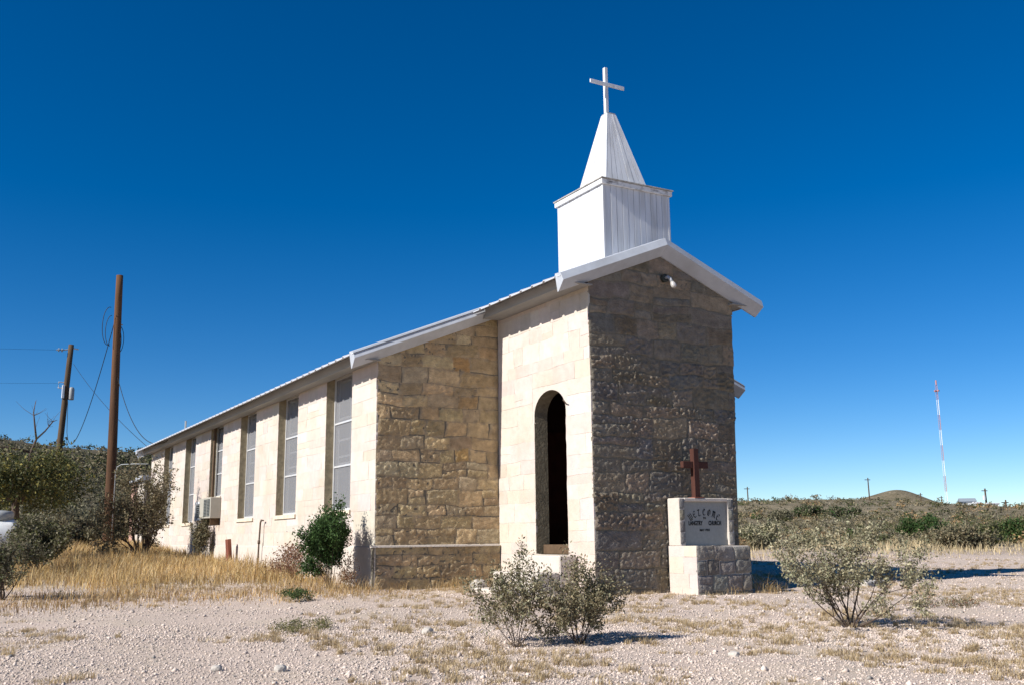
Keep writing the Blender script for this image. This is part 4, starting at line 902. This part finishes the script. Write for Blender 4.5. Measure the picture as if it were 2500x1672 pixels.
# short tufts over the gravel
def tuft_field():
    L = []; n = 0; r = random.Random(31); roots = []
    def tuft(x, y, nb, h, rad, pal):
        a = rn.uniform(0, 2*pi, nb); q = rad*np.sqrt(rn.rand(nb)); px = x+q*np.cos(a); py = y+q*np.sin(a)
        c = pal[rn.randint(0, len(pal), nb)]*rn.uniform(.75, 1.2, (nb, 1))
        L.append(blades(np.stack([px, py, TZ(px, py)-.004], -1), h*rn.uniform(.5, 1.1, nb), rn.uniform(.003, .006, nb), c, rn.uniform(.3, 1.3, nb), rn.randint(1 << 30)))
    TP = np.array([(.47,.355,.20),(.54,.42,.25),(.39,.28,.15),(.52,.42,.28)])
    for k in range(12500):
        dist = r.uniform(6.0, 24) if k < 9000 else r.uniform(22, 36); az = radians(r.uniform(-3, 63)); x = CAMP.x+dist*sin(az); y = CAMP.y+dist*cos(az)
        if (-W0-.1 < x < W0 and y > -.02) or (x > -WN-.05 and x < WN and y > D-.05): continue
        if y > 8 and x < 2: continue
        p = mnoise.noise(Vector((x*.55, y*.55, 7.7)))+.5*mnoise.noise(Vector((x*1.7, y*1.7, 1.2)))
        bias = .30 if math.degrees(az) > 24 else -.10      # the gravel on the left is barer
        if p+bias < r.uniform(-.05, .65): continue
        tuft(x, y, r.randint(26, 60), r.uniform(.035, .10)*(.6+.4*min(1, p+.6)), r.uniform(.025, .09), TP)
    for (x, y, h, nb, rad) in [(-2.65, 2.45, .32, 90, .2), (-2.9, 2.6, .30, 70, .16), (1.25, -.7, .34, 60, .12), (1.35, -.95, .25, 50, .14), (.5, -.86, .22, 26, .25), (.1, -.95, .12, 24, .2), (-3.6, 2.85, .3, 50, .25), (-3.1, 2.9, .2, 50, .3), (-.6, -.2, .1, 60, .35), (-1.2, -.18, .1, 60, .3), (-4.3, 2.9, .35, 90, .25), (-4.45, 3.6, .55, 110, .35), (-4.9, 3.0, .4, 120, .4), (1.7, -.5, .25, 80, .3), (2.3, .2, .25, 80, .4)]:
        tuft(x, y, nb, h, rad, GP if h > .2 else TP)
    return merge(L)
o = link('grass_tufts', np_mesh('grass_tufts', *tuft_field()), M_GRASS); tag(o, 'short dry tan grass tufts scattered over the gravel', 'grass', kind='stuff')

# ------------------------------------------------------------------ gravel
def pebbles():
    r = np.random.RandomState(17)
    base = np.array([(1,0,0),(-1,0,0),(0,1,0),(0,-1,0),(0,0,1),(0,0,-.6)], float)
    FT = np.array([(0,2,4),(2,1,4),(1,3,4),(3,0,4),(2,0,5),(1,2,5),(3,1,5),(0,3,5)])
    V = []; F = []; C = []; b = 0
    for (n, d0, d1, s0, s1) in ((95000, 6.2, 12.5, .0055, .016), (56000, 9.5, 25, .009, .020), (9000, 22, 36, .014, .03), (3000, 6.2, 24, .018, .034), (110, 6.2, 26, .03, .05)):
        dist = np.sqrt(r.uniform(d0**2, d1**2, n)); az = np.radians(r.uniform(-1.5, 61, n)); x = CAMP.x+dist*np.sin(az); y = CAMP.y+dist*np.cos(az)
        ok = ~(((x > -W0-.05) & (x < W0) & (y > 0)) | ((x > -WN-.05) & (x < WN) & (y > D-.05))); ok &= r.rand(n) > grass_zone(x, y)*.9
        ok &= r.rand(n) < (.72+.28*np.sin(x*1.3+.7*y)*np.sin(y*1.1))
        x, y = x[ok], y[ok]; m = len(x); s_ = s0*(s1/s0)**(r.rand(m)**1.5)
        P = base[None]*(1+r.uniform(-.35, .35, (m, 6, 1)))+r.uniform(-.3, .3, (m, 6, 3)); P[:, :, 2] *= .72
        an = r.uniform(0, 6.28, m); ca, sa = np.cos(an)[:, None], np.sin(an)[:, None]
        X = np.stack([P[..., 0]*ca-P[..., 1]*sa*.75, P[..., 0]*sa+P[..., 1]*ca*.75, P[..., 2]], -1)*s_[:, None, None]
        X += np.stack([x, y, TZ(x, y)+s_*.15], -1)[:, None]
        k = r.rand(m, 1); c = np.where(k < .78, np.array([[.58, .48, .41]]), np.where(k < .93, np.array([[.44, .365, .30]]), np.array([[.30, .27, .24]])))*r.uniform(.82, 1.15, (m, 1))
        V.append(X.reshape(-1, 3)); F.append((FT[None]+(np.arange(m)*6)[:, None, None]).reshape(-1, 3)+b); C.append(np.repeat(c, 6, 0)); b += m*6
    return np.concatenate(V), np.concatenate(F), np.concatenate(C)
o = link('gravel', np_mesh('gravel', *pebbles()), M_PEB); tag(o, 'pale pinkish limestone gravel strewn across the yard', 'gravel', kind='stuff')

def rock_mesh(seed, sx, sy, sz):
    import bmesh
    bm = bmesh.new(); bmesh.ops.create_icosphere(bm, subdivisions=2, radius=1); r = random.Random(seed)
    for v in bm.verts:
        n = mnoise.noise(v.co*1.3+Vector((seed*3.1, 0, 0))); q = v.co*(1+.32*n)
        m = max(abs(q.x), abs(q.y), abs(q.z)); q = q.lerp(q/m*.9, .45); v.co = Vector((q.x*sx, q.y*sy, q.z*sz))
    me = bpy.data.meshes.new('rock'); bm.to_mesh(me); bm.free(); return me
for k, (x, y, sx, sy, sz, lab) in enumerate([(-2.45, 2.25, .16, .13, .13, 'pale limestone block by the golden tuft at the porch corner'), (-8.35, -5.75, .055, .05, .035, 'fist sized pale rock with a dark shadow on the left gravel'), (-8.75, -5.45, .045, .04, .03, 'smaller pale rock on the left gravel'), (-6.25, -3.85, .07, .06, .045, 'pale rock beside a dry tuft left of the paired shrubs'), (-4.9, -6.9, .05, .045, .03, 'brownish rock in front of the paired shrubs')]):
    o = link('limestone_rock', rock_mesh(k+1, sx, sy, sz), M_ROCK, None, (x, y, tz(x, y)+sz*.45)); o.rotation_euler = (0, 0, k*1.3); tag(o, lab, 'rock')
m_ = MB(); m_.cbox(-.42, .42, -.3, .3, -.06, .09, .025); o = link('stone_slab', m_.mesh('slab'), M_ROCK, None, G(4.25, -.2)); o.rotation_euler = (0, 0, .25); tag(o, 'flat white stone slab lying at the edge of the church shadow', 'slab')

# ------------------------------------------------------------------ things on the nave wall
ac = empty('window_cooler', (-4.17, 14.75, 1.57), 'boxy beige window cooler with two dark grilles on the nave wall', 'cooler')
AX0, AX1, AY0, AY1, AZ0, AZ1 = -4.32, -4.036, 14.15, 15.42, 1.60, 2.16
m_ = MB(); m_.cbox(AX0, AX1, AY0, AY1, AZ0, AZ1, .012); m_.build('housing', M_BEIGE, ac)
for (a, b) in ((AY0+.05, AY0+.37), (AY0+.42, AY0+.76)):
    m_ = MB(); m_.box(AX0-.004, AX0+.01, a, b, AZ0+.05, AZ1-.05); g = m_.build('grille', M_GRILLE, ac)
    for z in np.arange(AZ0+.075, AZ1-.06, .04):
        m_ = MB(); m_.box(AX0-.012, AX0-.0045, a, b, z, z+.008); m_.build('louvre', M_GREY, g)
for yb_ in (AY0+.1, AY1-.14):
    m_ = MB(); m_.box(AX0+.04, AX1, yb_, yb_+.04, AZ0-.18, AZ0-.003); m_.build('bracket', M_BROWN, ac)
vt = empty('wall_vent', (-4.06, 16.6, 1.6), 'white framed louvred vent panel beside the window cooler', 'vent')
for (a, b, c, d) in ((16.15, 16.22, 1.58, 2.12), (16.95, 17.02, 1.58, 2.12), (16.22, 16.95, 1.58, 1.65), (16.22, 16.95, 2.05, 2.12)):
    m_ = MB(); m_.box(-4.10, -4.036, a, b, c, d); m_.build('frame', M_WHITE, vt)
m_ = MB(); m_.box(-4.06, -4.04, 16.221, 16.949, 1.651, 2.049); m_.build('backing', M_GRILLE, vt)
for z in np.arange(1.68, 2.03, .055):
    m_ = MB(); m_.box(-4.085, -4.062, 16.222, 16.948, z, z+.018); m_.build('slat', M_GREY, vt)
m_ = MB(); m_.tube([(-4.13, 10.05, tz(-4.13, 10)-.1), (-4.13, 10.0, .9), (-4.125, 9.95, 1.40), (-4.12, 9.9, 1.46), (-4.10, 9.80, 1.45)], [.022, .02, .02, .02, .018], 7); m_.tube([(-4.13, 10.0, .92), (-4.13, 10.0, 1.0)], .032, 7); o = m_.build('standpipe', M_RUSTP, None, smooth=True); tag(o, 'thin rusty standpipe with a bent top against the nave wall', 'pipe')
m_ = MB(); m_.cbox(-.04, .04, -.11, .11, -.1, .62, .01); o = m_.build('red_board', M_RUST, None, loc=(-4.22, 12.25, .42)); o.rotation_euler = (.05, -.08, -.6); tag(o, 'short rusty red board standing against the nave wall', 'board')

# ------------------------------------------------------------------ white tank at the left edge
tk = empty('storage_tank', G(-9.52, 12.5), 'rounded white storage tank with a grey hood at the left edge', 'tank')
m_ = MB(); R_ = .46; prof = [(0.001, -1.2)]+[(R_*sin(t), -1.2+(1-cos(t))*.34) for t in np.linspace(.2, pi/2, 6)]+[(R_*sin(t), .05+cos(t)*.34) for t in np.linspace(pi/2, .2, 8)]+[(0.001, .39)]
m_.lathe(prof, (0, 0, 0), 22, axis='x'); o = link('shell', m_.mesh('shell', True, True), M_TANK, tk, (.25, 0, .72))
for x in (-.7, .1):
    m_ = MB(); m_.box(x-.06+.2, x+.06+.2, -.3, .3, -.05, .32); link('saddle', m_.mesh('saddle'), M_GREY, tk, (0, 0, 0))
m_ = MB(); m_.lathe([(.001, 0), (.26, 0), (.27, .14), (.22, .2), (.001, .22)], (0, 0, 0), 16); link('hood', m_.mesh('hood', True), M_GREY, tk, (.12, 0, 1.15))
m_ = MB(); m_.tube([(.38, -.1, 1.17), (.5, -.2, 1.12), (.58, -.25, .95), (.6, -.2, .8)], .012, 5); link('hose', m_.mesh('hose', True), M_WIRE, tk, (0, 0, 0))

# ------------------------------------------------------------------ utility poles and wires
PX, PY = -5.02, 27.2; PZ = tz(PX, PY)
pole = empty('utility_pole', (PX, PY, PZ), 'tall reddish brown utility pole just behind the church', 'utility pole')
m_ = MB(); zs = np.linspace(-.5, 10.45, 14); m_.tube([(.012*sin(z*.5)-.018*z, 0, z) for z in zs], [.20-.075*(z+.5)/11.25 for z in zs], 14); link('shaft', m_.mesh('shaft', True), M_POLE, pole, (0, 0, 0))
m_ = MB(); m_.tube([(.21, -.05, .2), (.08, -.05, 3.4), (-.01, -.05, 6.0)], .03, 6); link('conduit', m_.mesh('conduit', True), M_GRILLE, pole, (0, 0, 0))
m_ = MB(); m_.tube([(-.25, 0, 8.45), (-.05, 0, 8.5), (.03, 0, 8.48)], .025, 6); link('bracket', m_.mesh('bracket'), M_GREY, pole, (0, 0, 0))
def loop_pts(c, rx, rz, a0, a1, n=16, y=0): return [(c[0]+rx*cos(t), y, c[1]+rz*sin(t)) for t in np.linspace(a0, a1, n)]
m_ = MB(); m_.tube(loop_pts((-.47, 8.4), .24, .75, pi*.45, pi*1.6), .013, 5); m_.tube(loop_pts((-.4, 8.2), .2, .6, pi*.5, pi*1.5, y=-.1), .012, 5); link('wire_loop', m_.mesh('wire_loop', True), M_WIRE, pole, (0, 0, 0))
m_ = MB(); m_.tube(loop_pts((-.1, 7.9), .2, .55, -pi*.45, pi*.5), .013, 5); m_.tube(loop_pts((-.13, 7.8), .13, .5, -pi*.5, pi*.5, y=-.08), .012, 5); link('wire_loop', m_.mesh('wire_loop', True), M_WIRE, pole, (0, 0, 0))
QX, QY = -5.3, 46.5; QZ = tz(QX, QY)
p2 = empty('utility_pole', (QX, QY, QZ), 'darker leaning utility pole with insulators at the far left', 'utility pole')
lx = .38
m_ = MB(); zs = np.linspace(-.6, 10.4, 10); m_.tube([(lx*z/10.4, 0, z) for z in zs], [.19-.045*(z+.6)/11.2 for z in zs], 10); link('shaft', m_.mesh('shaft', True), M_POLE2, p2, (0, 0, 0))
m_ = MB(); m_.tube([(lx+.1, 0, 10.20), (lx-.35, 0, 10.07), (lx-.75, 0, 10.05)], .03, 6); 
for x in (-.45, -.62): m_.tube([(lx+x-.03, 0, 10.06), (lx+x+.03, 0, 10.06)], .10, 10)
link('insulator', m_.mesh('insulator'), M_GREY, p2, (0, 0, 0))
m_ = MB(); m_.tube([(lx-.1, 0, 10.23), (lx+.4, 0, 10.17)], .035, 6); link('crossbar', m_.mesh('crossbar'), M_ALU, p2, (0, 0, 0))
m_ = MB(); m_.tube([(lx-.15, 0, 8.25), (lx-.5, 0, 8.27), (lx-.5, 0, 7.95), (lx-.2, 0, 7.93)], .035, 6); link('rack', m_.mesh('rack'), M_ALU, p2, (0, 0, 0))
m_ = MB(); m_.cbox(lx-.32, lx-.18, -.2, -.05, 7.35, 8.10, .02); link('cover', m_.mesh('cover'), M_ALU, p2, (0, 0, 0))
m_ = MB(); m_.lathe([(.001, 0), (.14, 0), (.15, .05), (.15, .6), (.10, .7), (.001, .72)], (0, 0, 0), 12); link('transformer', m_.mesh('transformer', True), M_GREY, p2, (lx+.18, -.1, 7.30))
def wire(label, a, b, sag, rad=.012, n=22, droop=None):
    a, b = Vector(a), Vector(b); pts = []
    for i in range(n+1):
        t = i/n; p = a.lerp(b, t); k = 4*t*(1-t)
        if droop: k = (t**droop)*(1-t)/(((droop/(droop+1))**droop)*(1/(droop+1)))
        pts.append(p-Vector((0, 0, sag*k)))
    m = MB(); m.tube(pts, rad, 5); o = m.build('overhead_wire', M_WIRE, None, smooth=True); tag(o, label, 'wire', 'overhead wires'); return o
wire('slack wire drooping between the two utility poles', (QX+.4, QY-.2, QZ+7.2), (PX-.25, PY-.15, PZ+8.8), 3.0, .016, droop=.42)
wire('straight thin wire from the darker pole down to the church roof', (QX+.55, QY-.2, QZ+9.3), (-4.35, 23.9, 4.3), .25, .010)
wire('curved wire from the brown pole down to the nave roof', (PX-.05, PY-.15, PZ+6.4), (-4.3, 20.5, 4.25), .95, .013)
wire('upper wire running left from the darker pole', (QX+lx-.7, QY, QZ+10.05), (-75, 52, 11.8), .9, .006)
wire('lower wire running left from the darker pole', (QX+lx-.45, QY, QZ+8.2), (-75, 52, 9.4), .9, .005)
m_ = MB(); m_.tube([(-5.0, 26.5, .5), (-5.0, 26.5, 3.55), (-4.97, 26.4, 3.75), (-4.85, 26.25, 3.83), (-4.5, 25.6, 3.82), (-4.1, 24.95, 3.78)], .018, 7); o = m_.build('bent_pipe', M_GREY, None, smooth=True); tag(o, 'thin bent metal pipe arching from the ground to the church corner', 'pipe')
an = empty('back_annex', (-3.0, 27.5, .6), 'small pinkish walled annex behind the church', 'shed')
m_ = MB(); m_.box(-4.10, 2.5, 25.6, 28.2, .3, 3.2); m_.build('wall', M_MORTL, an)
m_ = MB(); m_.box(-4.13, -4.101, 27.0, 28.2, .3, 3.19); m_.build('pink_panel', M_PINK, an)
m_ = MB(); m_.prism([(0, 25.45, 3.22), (0, 28.35, 3.22), (0, 28.35, 3.30), (0, 25.45, 3.42)], (-4.25, 0, 0), (2.6, 0, 0)); m_.build('roof', M_METAL, an, fix=True)

# ------------------------------------------------------------------ far things on the right
def far(az, dist): a = radians(az); return CAMP.x+dist*sin(a), CAMP.y+dist*cos(a)
mx, my = far(53.0, 500); mz = tz(mx, my); MH = 1+500*math.tan(radians(7.94))-mz
mast = empty('radio_mast', (mx, my, mz), 'tall thin red and white radio mast on the horizon', 'radio mast')
NS = 8
for k in range(NS):
    z0, z1 = MH*.965*k/NS, MH*.965*(k+1)/NS; m_ = MB(); w = .5
    leg = [(w*cos(a), w*sin(a)) for a in (0.3, 0.3+2*pi/3, 0.3+4*pi/3)]
    for (x, y) in leg: m_.tube([(x, y, z0), (x, y, z1)], .07, 4, cap=False)
    zz = np.linspace(z0, z1, 9)
    for a, b in zip(zz[:-1], zz[1:]):
        for i in range(3):
            p, q = leg[i], leg[(i+1) % 3]; m_.tube([(p[0], p[1], a), (q[0], q[1], b)], .035, 3, cap=False)
    link('section', m_.mesh('section'), M_MRED if k % 2 == NS % 2+1 else M_MWHT, mast, (0, 0, 0)).data.materials[0] = (M_MRED if (NS-1-k) % 2 == 0 else M_MWHT)
m_ = MB(); m_.tube([(0, 0, MH*.965), (0, 0, MH)], .35, 6); m_.tube([(-1.6, 0, MH*.915), (1.7, 0, MH*.918)], .3, 6); m_.tube([(0, -1.2, MH*.915), (0, 1.2, MH*.915)], .4, 6); link('antenna', m_.mesh('antenna'), M_MRED, mast, (0, 0, 0))
def elev_of(U, V):
    return None
for k, (az, el, D_, r_, lab) in enumerate([(42.85, 2.62, 270, .17, 'thin far utility pole nearest the porch on the right ridge'), (49.2, 2.95, 265, .17, 'tallest thin far utility pole left of the small mound'), (51.75, 2.08, 300, .17, 'short far utility pole on the slope of the small mound'), (52.75, 1.90, 330, .16, 'faint short pole just left of the radio mast'), (54.85, 2.22, 255, .24, 'dark far utility pole between the white trailers'), (55.75, 1.62, 215, .2, 'rightmost far utility pole near the frame edge')]):
    x, y = far(az, D_); z = tz(x, y); top = 1+D_*math.tan(radians(el)); h = max(3.5, top-z)
    rt = empty('far_utility_pole', (x, y, top-h), lab, 'utility pole', 'far utility poles on the ridge')
    m_ = MB(); m_.tube([(0, 0, -1.5), (-.06*h*.2, 0, h)], [r_*1.15, r_*.8], 6); link('shaft', m_.mesh('shaft'), M_POLE2, rt, (0, 0, 0))
    m_ = MB(); m_.tube([(-.9, .3, h-.5), (.5, -.2, h-.5)], .09, 4); link('crossarm', m_.mesh('crossarm'), M_POLE2, rt, (0, 0, 0))
    if k == 4:
        m_ = MB(); m_.lathe([(.001, 0), (.35, 0), (.35, 1.0), (.001, 1.05)], (0, 0, 0), 10); link('transformer', m_.mesh('transformer'), M_ALU, rt, (-.6, 0, h-2.6))
def far_house(az, D_, w, d, h, el_base, rot, lab, roofm, wallm, pitch):
    x, y = far(az, D_); zb = 1+D_*math.tan(radians(el_base)); rt = empty('far_house', (x, y, zb), lab, 'house', 'far houses on the right'); rt.rotation_euler = (0, 0, rot)
    m_ = MB(); m_.box(-w/2, w/2, -d/2, d/2, -3, h); link('wall', m_.mesh('wall'), wallm, rt, (0, 0, 0))
    m_ = MB(); m_.prism([(0, -d/2-.25, h+.01), (0, d/2+.25, h+.01), (0, 0, h+pitch)], (-w/2-.2, 0, 0), (w/2+.2, 0, 0)); link('roof', m_.mesh('roof', fix=True), roofm, rt, (0, 0, 0))
    for k in range(2):
        m_ = MB(); xx = -w*.25+k*w*.5; m_.box(xx-.3, xx+.3, -d/2-.03, -d/2-.005, .2, .65); wdw = link('window', m_.mesh('window'), M_GRILLE, rt, (0, 0, 0))
    return rt
far_house(53.95, 250, 3.2, 2.4, .9, 1.36, -.7, 'leftmost far white house with a grey roof below the mast', M_FARR, M_FARW, .8)
far_house(54.4, 246, 1.4, 1.6, .7, 1.30, -.4, 'tiny white shed between the far house and trailer', M_FARW, M_FARW, .4)
far_house(55.15, 240, 2.4, 1.8, .9, 1.22, -.95, 'far white trailer right of the dark pole', M_FARW, M_FARW, .25)
